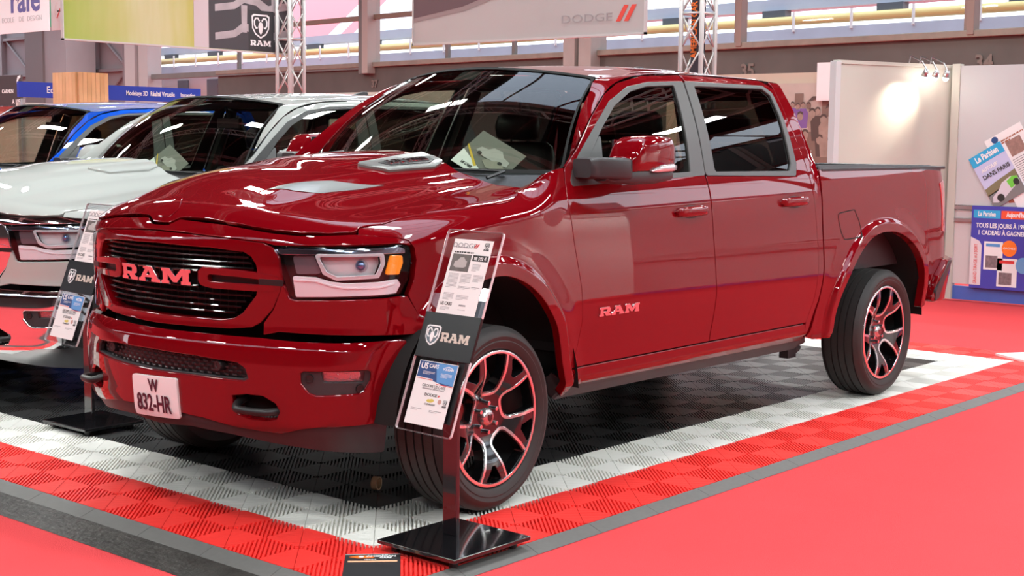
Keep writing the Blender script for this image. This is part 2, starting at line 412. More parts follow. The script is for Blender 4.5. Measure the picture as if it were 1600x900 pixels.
def resample(pts, n):
    P = np.array(pts, float); d = np.concatenate([[0], np.cumsum(np.linalg.norm(np.diff(P, axis=0), axis=1))]); s = np.linspace(0, d[-1], n)
    return np.stack([spl(d, P[:, k], s) for k in range(P.shape[1])], 1)
def frame(O, u, v):
    """4x4 with x = u, y = v, z = u x v"""
    u = Vector(u).normalized(); v = Vector(v); v = (v - u*v.dot(u)).normalized(); n = u.cross(v); O = Vector(O)
    return Matrix(((u.x, v.x, n.x, O.x), (u.y, v.y, n.y, O.y), (u.z, v.z, n.z, O.z), (0, 0, 0, 1)))
def text_mesh(txt, size, ext=.001, bold=0., align='CENTER', sx=1.):
    cu = bpy.data.curves.new('t', 'FONT'); cu.body = txt; cu.size = size; cu.extrude = ext; cu.offset = bold; cu.align_x = align; cu.align_y = 'CENTER'
    cu.resolution_u = 3
    o = bpy.data.objects.new('t', cu); COL.objects.link(o); dg = bpy.context.evaluated_depsgraph_get()
    me = bpy.data.meshes.new_from_object(o.evaluated_get(dg)); bpy.data.objects.remove(o); bpy.data.curves.remove(cu)
    if sx != 1: me.transform(Matrix.Diagonal((sx, 1, 1, 1)))
    return me
def lettering(name, txt, size, M, m, parent, ext=.001, bold=0., align='CENTER', sx=1., kind=None):
    me = text_mesh(txt, size, ext, bold, align, sx); me.materials.clear(); me.materials.append(m); me.transform(M)
    o = bpy.data.objects.new(name, me); me.name = name; return link(o, parent, kind)
# block slab letters of the badge, unit height, with serifs
LET = {'R': ([(0,0),(.42,0),(.42,.2),(.34,.2),(.34,.33),(.52,.33),(.68,0),(1.12,0),(1.12,.2),(1.02,.2),(.90,.38),(1.06,.48),(1.08,.80),(.92,1),(0,1),(0,.8),(.08,.8),(.08,.2),(0,.2)], [[(.34,.52),(.72,.52),(.76,.60),(.76,.74),(.70,.80),(.34,.80)]], 1.12),
       'A': ([(0,0),(.40,0),(.40,.18),(.35,.18),(.40,.28),(.80,.28),(.85,.18),(.78,.18),(.78,0),(1.28,0),(1.28,.2),(1.18,.2),(.82,1),(.30,1),(.30,.82),(.42,.82),(.10,.2),(0,.2)], [[(.48,.44),(.73,.44),(.61,.76)]], 1.28),
       'M': ([(0,0),(.40,0),(.40,.2),(.33,.2),(.33,.62),(.62,.12),(.80,.12),(1.10,.62),(1.10,.2),(1.02,.2),(1.02,0),(1.48,0),(1.48,.2),(1.40,.2),(1.40,.8),(1.48,.8),(1.48,1),(1.04,1),(.74,.48),(.44,1),(0,1),(0,.8),(.08,.8),(.08,.2),(0,.2)], [], 1.48)}
def plane_fn(M):
    M = np.array(M)
    def f(u, v):
        u = np.atleast_1d(u); v = np.atleast_1d(v); q = np.stack([u, v, 0*u, 1+0*u], -1) @ M.T; return q[:, :3]
    return f
def ram_word(fn, cu, cv, h, width, m, parent, name='letter', off=.012, mf=1, dark=None):
    tot = 1.12+1.28+1.48+.20; k = width/tot; x = -width/2
    for c in 'RAM':
        P, H, wd = LET[c]; f = lambda q: [(cu + mf*(x + a*k), cv + (b-.5)*h) for a, b in q]
        panel(name, fn, f(P), m, parent, res=.05, flange=off, off=off, step=.03, holes=[f(q) for q in H], roll=.0015*min(1, h/.05))
        x += (wd+.10)*k
SHIELD = [(-.5,.42),(-.38,.5),(.38,.5),(.5,.42),(.47,-.12),(.30,-.38),(0,-.55),(-.30,-.38),(-.47,-.12)]
def ram_shield(fn, cu, cv, s, m1, m2, parent):
    f = lambda P, k=1: [(cu+a*s*k, cv+b*s*k) for a, b in P]
    panel('shield', fn, f(SHIELD), m1, parent, res=.1, off=.0012, flange=.001, step=.05)
    panel('shield_field', fn, f(SHIELD, .86), m2, parent, res=.1, off=.0020, flange=.001, step=.05)
    head = [(-.10,.12),(0,.18),(.10,.12),(.14,-.05),(.07,-.30),(0,-.38),(-.07,-.30),(-.14,-.05)]
    panel('ram_head', fn, f(head), m1, parent, res=.1, off=.0028, flange=.001, step=.05)
    for sg in (-1, 1):
        a = [(.06,.20),(.16,.33),(.28,.32),(.35,.20),(.34,.02),(.26,-.10),(.18,-.08)]
        o = stroke([(sg*x, y) for x, y in a], .075)
        panel('ram_horn', fn, f(o if sg > 0 else o[::-1]), m1, parent, res=.1, off=.0028, flange=.001, step=.05)
# ================================================================= the hall
def plain(name, pts, m, parent=None, kind='structure'):
    return mesh_obj(name, pts, [tuple(range(len(pts)))], m, parent, kind=kind)
M_CARPET = mat('red_carpet', (.74, .070, .078), .95, spec=.1, bump=(420, .5), noise=(3, .05))
M_CONC = mat('brown_concrete', (.088, .077, .066), .85, noise=(1.2, .25))
M_WALLP = mat('hall_wall', (.32, .30, .29), .8, noise=(.8, .08))
M_STEEL = mat('painted_steel', (.13, .118, .105), .6, noise=(2, .2))
M_BOOTH = mat('booth_white', (.53, .54, .545), .75, noise=(1.5, .03))
M_CREAM = mat('booth_cream', (.50, .495, .44), .75, noise=(1.5, .03))
M_ALU = mat('truss_aluminium', (.62, .62, .61), .35, metal=.35)
FZ = -.018
plain('floor', [(-30,-30,FZ), (60,-30,FZ), (60,80,FZ), (-30,80,FZ)], M_CARPET)
# roof: dark deck with glazed strips left open to the sky, trusses under it
M_DECK = mat('roof_deck', (.016, .018, .020), .95, spec=.1)
q = MB(); xs = [-18.6, -12, -6, -1, 2.2, 5.4, 11, 16, 20, 23.2]
for x0, x1, y0, y1 in ((-26,-15,-26,70), (-12,2.2,-26,70), (2.2,5.4,5.2,70), (5.4,20,-26,70), (23.2,25.6,-26,70)): q.box((x0, y0, HALL_Z), (x1, y1, HALL_Z+.2))
q.build('ceiling', M_DECK, None, kind='structure')
tr = empty('roof_truss'); tag(tr, kind='structure')
for i, X in enumerate(xs):
    for k in range(1):
        q = MB(); q.box((X-.06,-26,HALL_Z-.14), (X+.06,60,HALL_Z)); q.box((X-.06,-26,HALL_Z-1.0), (X+.06,60,HALL_Z-.9))
        y = -26
        while y < 34: q.tube([(X,y,HALL_Z-.95),(X,y+1.2,HALL_Z-.1)], .035, 4); q.tube([(X,y+1.2,HALL_Z-.1),(X,y+2.4,HALL_Z-.95)], .035, 4); y += 2.4
        q.build('lattice_beam', mat('roof_steel', (.38,.37,.36), .6), tr, kind='stuff')
q = MB()
for y in np.arange(-24, 58, 2.0): q.box((-26, y-.04, HALL_Z-.02), (31, y+.04, HALL_Z+.05))
q.build('glazing_bar', M_STEEL, tr, kind='stuff')
# rows of tube lamps under the roof
M_TUBE = mat('lamp_tube', (1, 1, 1), .5, emit=(1, .97, .92), estr=12)
for i, (lx, ly) in enumerate(LAMPS):
    f = MB(); f.box((-.10,-.80,.02), (.10,.80,.09)); o = f.build('tube_lamp', M_STEEL, None); o.location = (lx, ly, 6.9)
    g = MB(); g.box((-.06,-.75,-.02), (-.02,.75,.02)); g.box((.02,-.75,-.02), (.06,.75,.02)); g.build('lamp_tube', M_TUBE, o)
    
    for hy in (-.6, .6): h = MB(); h.tube([(0,hy,.09),(0,hy,2.0)], .006, 4); h.build('hanger', M_STEEL, o)
    tag(o, 'twin fluorescent tube lamp hung under the hall roof, above the frame', 'lamp', 'tube lamps under the roof')
# far window wall: a frame of its own, its length axis runs beside the hall
WO = Vector((24.05, 0, 0)); kk = .1052; WL = math.sqrt(1+kk*kk); WD = Vector((kk/WL, 1/WL, 0)); WN = Vector((1/WL, -kk/WL, 0))
WM = Matrix(((WN.x, WD.x, 0, WO.x), (WN.y, WD.y, 0, WO.y), (0, 0, 1, 0), (0, 0, 0, 1)))
wr = empty('wall_back'); tag(wr, kind='structure'); 
q = MB(); q.box((0,-30,0), (.35,37.55,3.84), WM); q.build('wall_base', M_CONC, wr)
q = MB(); q.box((-.12,-30,3.80), (.30,37.55,3.95), WM); q.build('window_sill', mat('sill_stone', (.22,.18,.14), .8, noise=(3,.3)), wr, bevel=.02)
q = MB(); q.box((0,-30,7.6), (.35,62,HALL_Z), WM); q.build('lintel', M_CONC, wr)
for k, y in enumerate((-21.2,-15.4,-9.6,-3.8,2.2,8.07,14.1)):
    q = MB(); q.box((-.15,y-.14,3.85), (.10,y+.02,9), WM); q.box((-.05,y+.02,3.95), (.10,y+.14,9), WM); q.build('window_post', mat('post_brown', (.22,.15,.12), .6), wr, bevel=.01)
q = MB(); q.box((-.35,19.30,0), (.25,19.72,9), WM); q.box((-.35,18.70,0), (.25,19.15,9), WM); q.build('column', mat('column_grey', (.30,.26,.23), .7, noise=(2,.15)), wr)
for y in (21.93, 24.8, 32.2, 36.1):
    q = MB(); q.box((-.05,y,3.95), (.06,y+.12,9), WM); q.build('window_post', M_STEEL, wr)
q = MB(); q.box((-.30,28.35,3.6), (.2,28.64,9), WM); q.build('window_post', mat('post_pale', (.34,.28,.24), .6), wr)
q = MB(); q.box((-.20,28.64,3.6), (.2,28.95,9), WM); q.build('window_post', M_STEEL, wr)
q = MB(); q.box((-.06,21.9,5.27), (.05,42.3,5.42), WM); q.build('transom', mat('transom_brown', (.20,.14,.10), .7), wr)
q = MB(); q.box((-.10,28.9,3.74), (.12,42.2,3.93), WM); q.build('opening_rail', M_STEEL, wr)
q = MB(); q.box((-.2,42.29,0), (.4,43.0,9), WM); q.box((-.3,43.1,0), (.4,43.9,9), WM); q.build('column', mat('column_pale', (.38,.35,.33), .7), wr)
win = empty('window_1'); tag(win, kind='structure')
M_HGL = glass('hall_glass', (.93,.95,.96), 1.25)
ye = [-30,-21.2,-15.4,-9.6,-3.8,2.2,8.07,14.1,19.2,21.93,28.5]
for a, b in zip(ye[:-1], ye[1:]):
    q = MB(); q.add([WM @ Vector((.02, a+.1, 3.95)), WM @ Vector((.02, b-.1, 3.95)), WM @ Vector((.02, b-.1, 7.6)), WM @ Vector((.02, a+.1, 7.6))], [(0,1,2,3)]); q.build('pane', M_HGL, win)
M_NUM = mat('faded_number', (.155,.125,.105), .9)
for t_, y in (('37', 28.35), ('35', 13.83), ('34', 7.73)):
    Mn = frame(WM @ Vector((-.03, y, 3.27)), -WD, (0, 0, 1)); lettering('wall_number', t_, .42 if t_ != '37' else .32, Mn, M_NUM, wr, ext=.004, bold=.012)
# far left wall of grey cladding with its steel frame
cl = empty('wall_left'); tag(cl, kind='structure'); M_CLAD = mat('grey_cladding', (.30,.255,.25), .7); M_CLF = mat('cladding_frame', (.24,.205,.20), .6)
for k in range(9):
    q = MB(); q.box((3.0, 49.6+k*3.2, .0), (3.15, 52.78+k*3.2, 9), WM); q.build('cladding_panel', M_CLAD, cl)
for y in (49.6, 52.4, 55.9, 59.0, 62.2, 65.4):
    q = MB(); q.box((2.75, y, 0), (3.0, y+.22, 9), WM); q.build('frame_post', M_CLF, cl)
for z in (2.6, 4.4, 6.2):
    q = MB(); q.box((2.8, 49.6, z), (3.0, 75, z+.14), WM); q.build('frame_rail', M_CLF, cl)
for y0, s in ((49.6,-1),(56.1,1),(59.2,-1),(62.4,1)):
    q = MB(); a, b = (y0, y0+2.9); za, zb = (6.3, 4.5) if s > 0 else (4.5, 6.3); q.tube([WM @ Vector((2.9, a, za)), WM @ Vector((2.9, b, zb))], .06, 6); q.tube([WM @ Vector((2.9, a, zb-1.8)), WM @ Vector((2.9, b, za-1.8))], .06, 6); q.build('brace', M_CLF, cl)
q = MB(); q.box((1.2,52.0,0), (2.6,55.9,9), WM); q.build('pillar', mat('pillar_concrete', (.34,.31,.29), .8, noise=(1,.1)), cl)
q = MB(); q.box((1.1,54.1,0), (1.2,55.9,9), WM); q.build('pillar_painted_shade', mat('pillar_shade_tone', (.20,.18,.165), .8), cl)  # thin darker sheet: the pillar's shaded side put into the colour
# hall sides that the frame does not show but paint and glass mirror
plain('wall_right', [(-26,-26,0), (40,-26,0), (40,-26,HALL_Z), (-26,-26,HALL_Z)], M_WALLP)
plain('wall_front', [(-26,60,0), (-26,-26,0), (-26,-26,HALL_Z), (-26,60,HALL_Z)], mat('hall_wall_dark', (.10, .085, .08), .8))
plain('wall_far_left', [(30,70,0), (-26,70,0), (-26,70,HALL_Z), (30,70,HALL_Z)], M_WALLP)

# what stands outside the windows: street front with awning, pipes on brackets, roof edge
M_OUT = mat('facade_white', (.90,.88,.82), .8); M_GUT = mat('zinc_gutter', (.50,.55,.63), .5, noise=(1,.15))
fa = empty('street_building'); tag(fa, 'pale street building with red and white striped awning, seen through the far windows', 'building')
q = MB(); q.box((7.2,30,-1), (14,64,4.85), WM); q.build('facade', M_OUT, fa)
for y in np.arange(36.2, 60, 2.6):
    q = MB(); q.box((7.12,y,2.3), (7.25,y+.9,4.2), WM); q.build('window', mat('far_window', (.20,.24,.26), .3), fa)
    q = MB(); q.box((7.0,y-.1,2.2), (7.2,y+1.0,2.9), WM); q.build('balcony_rail', mat('balcony_grey', (.38,.36,.34), .6), fa)
M_AWR = mat('awning_red', (.85,.26,.27), .8); M_AWW = mat('awning_white', (.85,.82,.80), .8)
for (ya, yb, x0, z0, x1, z1, wr_, ww_) in ((28.5, 62, 8.0, 5.55, 10.2, 8.2, 5.2, .9), (44, 58, 7.15, 4.42, 7.2, 4.86, 3.4, .8)):
    y = ya; k = 0; slant = 1.4 if z1 > 6 else .5
    while y < yb:
        w_ = wr_ if k % 3 == 0 else ww_; q = MB()
        q.add([WM @ Vector(p) for p in ((x0,y,z0),(x0,y+w_,z0),(x1,y+w_-slant,z1),(x1,y-slant,z1))], [(0,1,2,3)]); q.build('awning_stripe', M_AWW if k % 2 else M_AWR, fa); y += w_; k += 1
q = MB(); q.box((6.0,-20,4.30), (6.6,62,4.78), WM); q.build('zinc_gutter', M_GUT, None); g = bpy.data.objects['zinc_gutter']; tag(g, 'long blue-grey zinc roof edge outside the far windows', 'gutter')
q = MB(); q.box((6.3,-20,5.35), (6.9,62,5.68), WM); o = q.build('roof_fascia', M_GUT, None); tag(o, 'upper blue-grey steel fascia outside the windows above the yellow pipe', 'fascia')
pp = empty('yellow_pipe'); tag(pp, 'yellow insulated pipe carried on short white posts outside the far windows', 'pipe')
q = MB(); q.tube([WM @ Vector((6.15,y,5.02)) for y in (-20, 62)], .13, 10); q.build('pipe', mat('pipe_yellow', (.88,.66,.26), .5), pp, smooth=True)
for y in np.arange(-6, 60, 1.9):
    q = MB(); q.box((5.95,y,4.7), (6.0,y+.07,5.25), WM); q.build('pipe_post', mat('post_white', (.85,.84,.80), .5), pp)
    if int(y*10) % 2 == 0:
        q = MB(); q.box((6.2,y+.5,5.12), (6.5,y+1.3,5.35), WM); q.build('bracket', mat('bracket_dark', (.10,.11,.13), .5), pp)

# ================================================================= display platform of ribbed tiles
T = .4
def tile_mesh(name, m, zt=0.):
    q = MB(); pitch = .2*math.sqrt(2)/17; D = .2/math.sqrt(2)
    for qi in (0, 1):
        for qj in (0, 1):
            cx, cy = .1+.2*qi, .1+.2*qj; smooth_q = (qi+qj) % 2 == 0
            for k in range(17):
                g_ = .06 if smooth_q else .24; a = -D + pitch*k + pitch*g_; b = -D + pitch*(k+1) - pitch*g_
                la, lb = D-abs(a)-.0007, D-abs(b)-.0007         # half lengths at either side of the rib
                if smooth_q: quads = [[(a,.0011),(b,.0011),(b,lb),(a,la)], [(a,-la),(b,-lb),(b,-.0011),(a,-.0011)]]    # cut along the middle
                else: quads = [[(a,-la),(b,-lb),(b,lb),(a,la)]]
                for P in quads:
                    if min(la, lb) < .0015: continue
                    e = math.sqrt(.5); out = []
                    for u, v in P:
                        # smooth quarter: ribs lie along (1,-1); ribbed quarter: ribs run along (1,1)
                        out.append((cx + (u+v)*e, cy + (u-v)*e) if smooth_q else (cx + (u+v)*e, cy + (v-u)*e))
                    if not smooth_q: pass
                    ar = sum(out[i][0]*out[(i+1) % 4][1] - out[(i+1) % 4][0]*out[i][1] for i in range(4))
                    if ar < 0: out = out[::-1]
                    n = len(q.v); q.v += [(x, y, 0) for x, y in out] + [(x, y, -.0165) for x, y in out]
                    q.f += [(n, n+1, n+2, n+3)] + [(n+i, n+4+i, n+4+(i+1) % 4, n+(i+1) % 4) for i in range(4)]; q.mi += [0]*5
    for (cx, cy) in ((.3, .1), (.1, .3)):       # flush tie across each ribbed quarter
        e = math.sqrt(.5); n = len(q.v); P = [(-.138,-.0012),(.138,-.0012),(.138,.0012),(-.138,.0012)]
        q.v += [(cx + (x+y)*e, cy + (y-x)*e, -.0010) for x, y in P]; q.f.append((n,n+1,n+2,n+3)); q.mi.append(0)
    n = len(q.v); q.v += [(0,0,-.0165),(.4,0,-.0165),(.4,.4,-.0165),(0,.4,-.0165)]; q.f.append((n,n+1,n+2,n+3)); q.mi.append(0)   # the tile's own grid floor
    # lower cross ribs that carry the top ones
    for k in range(1, 8):
        for ax in (0, 1):
            c = .05*k; n = len(q.v); a = [(0, c-.002), (.4, c-.002), (.4, c+.002), (0, c+.002)]; a = a if ax == 0 else [(y, x) for x, y in a][::-1]
            q.v += [(x, y, -.0080) for x, y in a]; q.f.append((n, n+1, n+2, n+3)); q.mi.append(0)
    me = bpy.data.meshes.new(name); me.from_pydata(q.v, [], q.f); me.materials.append(m); me.update(); return me
M_TR = mat('tile_red', (.95, .045, .038), .42); M_TW = mat('tile_white', (.92, .905, .85), .42); M_TK = mat('tile_black', (.042, .041, .041), .36)
tm = {'r': tile_mesh('red_tile', M_TR), 'w': tile_mesh('white_tile', M_TW), 'k': tile_mesh('black_tile', M_TK)}
pf = {'r': empty('floor_tiling_red'), 'w': empty('floor_tiling_white'), 'k': empty('floor_tiling_black')}
for k in pf: tag(pf[k], kind='structure')
cnt = {'r': 0, 'w': 0, 'k': 0}; rest = []
NX, NY = 14, 24
order = []
for i in range(-2, NX+2):
    for j in range(-2, NY):
        k = 'k' if (0 <= i < NX and j >= 0) else ('w' if (-1 <= i < NX+1 and j >= -1) else 'r')
        d = math.hypot(i*T+4.0, j*T+4.2)
        # beyond what shows between and under the trucks the field is one joined part
        order.append((d, i, j, k))
for d, i, j, k in sorted(order):
    if cnt[k] < 290:
        o = bpy.data.objects.new('%s_tile' % {'r': 'red', 'w': 'white', 'k': 'black'}[k], tm[k]); o.location = (i*T, j*T, 0); link(o, pf[k]); cnt[k] += 1
    else: rest.append((i, j, k))
if rest:
    q = MB()
    for i, j, k in rest: q.box((i*T+.001, j*T+.001, -.014), (i*T+T-.001, j*T+T-.001, -.001))
    q.build('far_black_tiles', M_TK, pf['k'], kind='stuff')
plain('floor_under_tiles', [(-.8,-.8,FZ+.0006), (6.4,-.8,FZ+.0006), (6.4,9.6,FZ+.0006), (-.8,9.6,FZ+.0006)], mat('under_tile_dark', (.02,.012,.012), .9))
M_RAMP = mat('ramp_grey', (.125,.12,.115), .6, noise=(40,.15))
rp = empty('platform_edging'); tag(rp, kind='structure')
for k in range(-1, 17):
    q = MB(); x0, x1 = -.83+.4*k+.425, -.83+.4*(k+1)+.423
    q.add([(x0+.03,-.802,-.001),(x1+.03,-.802,-.001),(x1,-.895,FZ+.002),(x0,-.895,FZ+.002),(x0+.03,-.802,FZ),(x1+.03,-.802,FZ)], [(0,3,2,1),(0,1,5,4),(0,4,3),(1,2,5)]); q.build('ramp_strip', M_RAMP, rp)
for k in range(-2, 24):
    q = MB(); y0, y1 = .39*k*1.026+.03, .39*(k+1)*1.026+.028
    q.add([(-.802,y0+.03,-.001),(-.802,y1+.03,-.001),(-.895,y1,FZ+.002),(-.895,y0,FZ+.002),(-.802,y0+.03,FZ),(-.802,y1+.03,FZ)], [(0,1,2,3),(0,4,5,1),(0,3,4),(1,5,2)]); q.build('ramp_strip', M_RAMP, rp)
q = MB(); q.add([(-.890,-1.02,FZ+.0015),(-.890,9.6,FZ+.0015),(-1.093,9.6,FZ+.0015),(-1.093,-1.02,FZ+.0015)], [(0,1,2,3)])
o = q.build('floor_tape', mat('worn_black_tape', (.034,.031,.028), .5, noise=(9,.95), bump=(30,.8)), None); tag(o, kind='structure')
# ================================================================= the pickup truck
def Z1(s): 
    a = np.abs(np.atleast_1d(s)); return (hood_top(np.minimum(np.interp(a, _S, _CX), .7), np.interp(a, _S, _CY)) - _db)
def line_h(s, th): return float(Z1(s)[0]) + _db*th
HOODLINE = [(0,1.178),(.055,1.179),(.11,1.198),(.36,1.197),(.50,1.188),(.605,1.180),(.714,1.175),(.83,1.178),(.925,1.184),(.945,1.192),(.962,1.209),(1.02,1.220),(1.08,1.229),(1.21,1.27),
            (1.345,1.297),(1.45,1.297),(1.569,1.297),(1.70,1.302),(1.80,1.313),(1.87,1.345),(1.925,1.392)]
def roofz(x, y):
    x = np.atleast_1d(np.asarray(x, float)); y = np.atleast_1d(np.asarray(y, float))
    tx = 1.06 + .34*y**2
    z = 1.915 - .13*y**2 + .052*np.sin(PI*np.clip((x-tx)/2.3, 0, 1)) - .06*sstep(2.65, 2.95, x)
    z = z - .010*np.exp(-((np.abs(y)-.47)/.025)**2)*sstep(1.25, 1.5, x)
    return np.stack([x, y, z], -1)
def flat_xz(Y): return lambda u, v: np.stack([np.atleast_1d(u), np.full(len(np.atleast_1d(u)), Y), np.atleast_1d(v)], -1)
def off_fn(fn, o, flip=1):
    def f(u, v):
        uv = np.stack([np.atleast_1d(u)+0., np.atleast_1d(v)+0.], -1); return mapn(fn, uv, flip, o)[0]
    return f

ARCF = [tuple(p) for p in _arc(ARCH_F, 64).tolist()]; ARCR = [tuple(p) for p in _arc(ARCH_R, 84).tolist()]
FENDER = [(1.228,.795)] + ARCF + [(2.14,.41),(2.172,.41),
          (2.185,.526),(2.215,.65),(2.224,.75),(2.215,.895),(2.167,1.115),(2.142,1.285),(2.152,1.37),(2.165,1.43),(2.05,1.425),(1.955,1.40)] + \
         [(s, h-.002) for s, h in HOODLINE[:9:-1]] + [(.955,1.194),(.955,1.182),(1.112,1.172),(1.165,1.160),(1.192,1.128),(1.200,1.08),(1.186,1.0),(1.158,.945)]
FASCIA = [(.560,.790),(.62,.805),(1.12,.79),(1.212,.79),(1.228,.803),(1.152,.935),(1.125,.936),(1.06,.930),(.690,.922),(.668,.93),(.645,.985),(.638,.96),(.605,.885),(.560,.83)]
HEADL = [(.606,1.127),(.642,1.131),(.947,1.137),(1.127,1.141),(1.161,1.126),(1.173,1.083),(1.157,1.007),(1.122,.951),(1.055,.942),(.690,.933),(.668,.945)]
SUR_OUT = [(0,.800),(.40,.806),(.50,.816),(.54,.835),(.595,.89),(.630,.96),(.640,1.0),(.625,1.09),(.600,1.126),(.56,1.142),(.45,1.150),(.20,1.156),(0,1.157)]
SUR_IN = [(0,.828),(.36,.830),(.42,.838),(.465,.862),(.530,.935),(.545,.99),(.535,1.06),(.510,1.095),(.475,1.112),(.35,1.121),(0,1.126)]
HEADER = [(0,1.163),(.20,1.162),(.45,1.156),(.565,1.148),(.612,1.139),(.947,1.145),(1.127,1.149),(1.168,1.140),(1.160,1.152),(1.110,1.166),(.938,1.179),(.83,1.174),(.714,1.171),(.605,1.176),(.50,1.184),(.36,1.193),(.112,1.194),(.057,1.175),(0,1.174)]
def both(half): return half + [(-s, h) for s, h in half[::-1] if abs(s) > 1e-6]
FD = [(2.192,.535),(2.222,.65),(2.231,.75),(2.222,.895),(2.174,1.115),(2.149,1.285),(2.160,1.37),(2.180,1.43),(2.245,1.475),(2.325,1.53),(2.49,1.665),(2.655,1.772),(2.80,1.832),(3.03,1.876),(3.41,1.897),
      (3.404,1.866),(3.07,1.849),(2.868,1.819),(2.668,1.742),(2.506,1.637),(2.39,1.556),(2.30,1.49),(2.225,1.42),(2.195,1.375),(2.205,1.350),(3.320,1.385),(3.326,1.30),(3.331,1.157),(3.348,.95),(3.360,.809),(3.362,.65),(3.358,.536)]
FT = [(2.20,1.352),(3.322,1.387),(3.400,1.863),(3.07,1.846),(2.868,1.816),(2.668,1.739),(2.506,1.634),(2.39,1.553),(2.30,1.488),(2.225,1.417),(2.197,1.375)]
FG = [(2.262,1.383),(3.200,1.403),(3.235,1.53),(3.305,1.843),(3.043,1.828),(2.885,1.798),(2.70,1.722),(2.537,1.614),(2.34,1.45)]
RD = [(3.372,.536),(3.374,.65),(3.372,.809),(3.360,.95),(3.343,1.157),(3.338,1.380),(4.275,1.368),(4.310,1.44),(4.318,1.70),(4.304,1.836),(4.226,1.874),(3.43,1.868),(3.432,1.900),(4.24,1.900),(4.338,1.852),(4.354,1.70),(4.375,1.58),(4.405,1.44),(4.42,1.30),(4.432,1.19),(4.462,.913),(4.445,.657),(4.40,.536)]
RT_ = [(3.334,1.386),(4.266,1.372),(4.305,1.44),(4.313,1.70),(4.300,1.832),(4.224,1.871),(3.420,1.865)]
RG = [(3.425,1.402),(4.215,1.398),(4.250,1.44),(4.281,1.70),(4.272,1.82),(4.205,1.855),(3.492,1.845)]
CORNER = [(4.41,.536),(4.455,.657),(4.472,.913),(4.442,1.19),(4.43,1.30),(4.415,1.44),(4.385,1.58),(4.364,1.70),(4.350,1.85),(4.345,1.895),(4.43,1.893),(4.470,1.72),(4.497,1.5),(4.506,1.40),(4.513,1.1),(4.525,.85),(4.505,.66),(4.46,.54),(4.43,.44),(4.405,.44)]
BED = [(4.470,.44),(4.500,.54),(4.525,.64),(4.546,.85),(4.535,1.1),(4.526,1.405),(5.2,1.402),(5.8,1.398),(6.15,1.388),(6.31,1.378),(6.325,1.30),(6.325,.99),(6.315,.81),(6.20,.80),(6.10,.70),(6.04,.53)] + ARCR[::-1] + [(4.66,.425),(4.52,.425)]
BUMPER = [(0,.462),(.30,.440),(.45,.415),(.64,.402),(.72,.425),(.80,.438),(1.07,.440),(1.080,.50),(1.090,.60),(1.122,.695),(1.165,.752),(1.12,.762),(.85,.764),(.67,.768),(.55,.774),(.22,.776),(0,.775)]
LOWG = [(-.50,.615),(-.3,.606),(0,.602),(.25,.604),(.49,.600),(.515,.612),(.50,.655),(.462,.680),(.25,.694),(0,.698),(-.25,.694),(-.462,.680),(-.50,.655),(-.515,.612)]
FOG = [(.735,.660),(.985,.661),(1.003,.648),(1.003,.616),(.972,.572),(.95,.560),(.785,.556),(.755,.566),(.722,.607),(.720,.648)]
HOOK = [(.426,.545),(.50,.556),(.571,.553),(.625,.525),(.642,.490),(.628,.458),(.58,.448),(.511,.450),(.455,.466),(.432,.486)]
VAL = [(0,.372),(.20,.386),(.40,.372),(.575,.348),(.789,.325),(1.04,.302),(1.095,.300),(1.090,.34),(1.084,.432),(.80,.430),(.72,.417),(.64,.394),(.45,.407),(.30,.432),(0,.454)]

def tyre_mat():
    m = mat('tyre_rubber', (.022, .020, .019), .62); t = m.node_tree; b = t.nodes['Principled BSDF']
    tcn = t.nodes.new('ShaderNodeTexCoord'); sx = t.nodes.new('ShaderNodeSeparateXYZ'); t.links.new(tcn.outputs['Object'], sx.inputs[0])
    at = t.nodes.new('ShaderNodeMath'); at.operation = 'ARCTAN2'; t.links.new(sx.outputs['Z'], at.inputs[0]); t.links.new(sx.outputs['X'], at.inputs[1])
    ml = t.nodes.new('ShaderNodeMath'); ml.operation = 'MULTIPLY'; ml.inputs[1].default_value = 92; t.links.new(at.outputs[0], ml.inputs[0])
    ys = t.nodes.new('ShaderNodeMath'); ys.operation = 'MULTIPLY_ADD'; ys.inputs[1].default_value = 60; t.links.new(sx.outputs['Y'], ys.inputs[0]); t.links.new(ml.outputs[0], ys.inputs[2])
    sn = t.nodes.new('ShaderNodeMath'); sn.operation = 'SINE'; t.links.new(ys.outputs[0], sn.inputs[0])
    gt = t.nodes.new('ShaderNodeMath'); gt.operation = 'GREATER_THAN'; gt.inputs[1].default_value = -.80; t.links.new(sn.outputs[0], gt.inputs[0])
    bp = t.nodes.new('ShaderNodeBump'); bp.inputs['Strength'].default_value = .9; bp.inputs['Distance'].default_value = .006
    # the cross cuts only exist on the tread: radius beyond .375
    r2 = t.nodes.new('ShaderNodeMath'); r2.operation = 'MULTIPLY'; t.links.new(sx.outputs['X'], r2.inputs[0]); t.links.new(sx.outputs['X'], r2.inputs[1])
    r3 = t.nodes.new('ShaderNodeMath'); r3.operation = 'MULTIPLY_ADD'; t.links.new(sx.outputs['Z'], r3.inputs[0]); t.links.new(sx.outputs['Z'], r3.inputs[1]); t.links.new(r2.outputs[0], r3.inputs[2])
    lt = t.nodes.new('ShaderNodeMath'); lt.operation = 'LESS_THAN'; lt.inputs[1].default_value = .372**2; t.links.new(r3.outputs[0], lt.inputs[0])
    mx = t.nodes.new('ShaderNodeMath'); mx.operation = 'MAXIMUM'; t.links.new(gt.outputs[0], mx.inputs[0]); t.links.new(lt.outputs[0], mx.inputs[1])
    t.links.new(mx.outputs[0], bp.inputs['Height']); t.links.new(bp.outputs[0], b.inputs['Normal'])
    return m
M_TYRE = tyre_mat()
WR = .392       # tyre radius
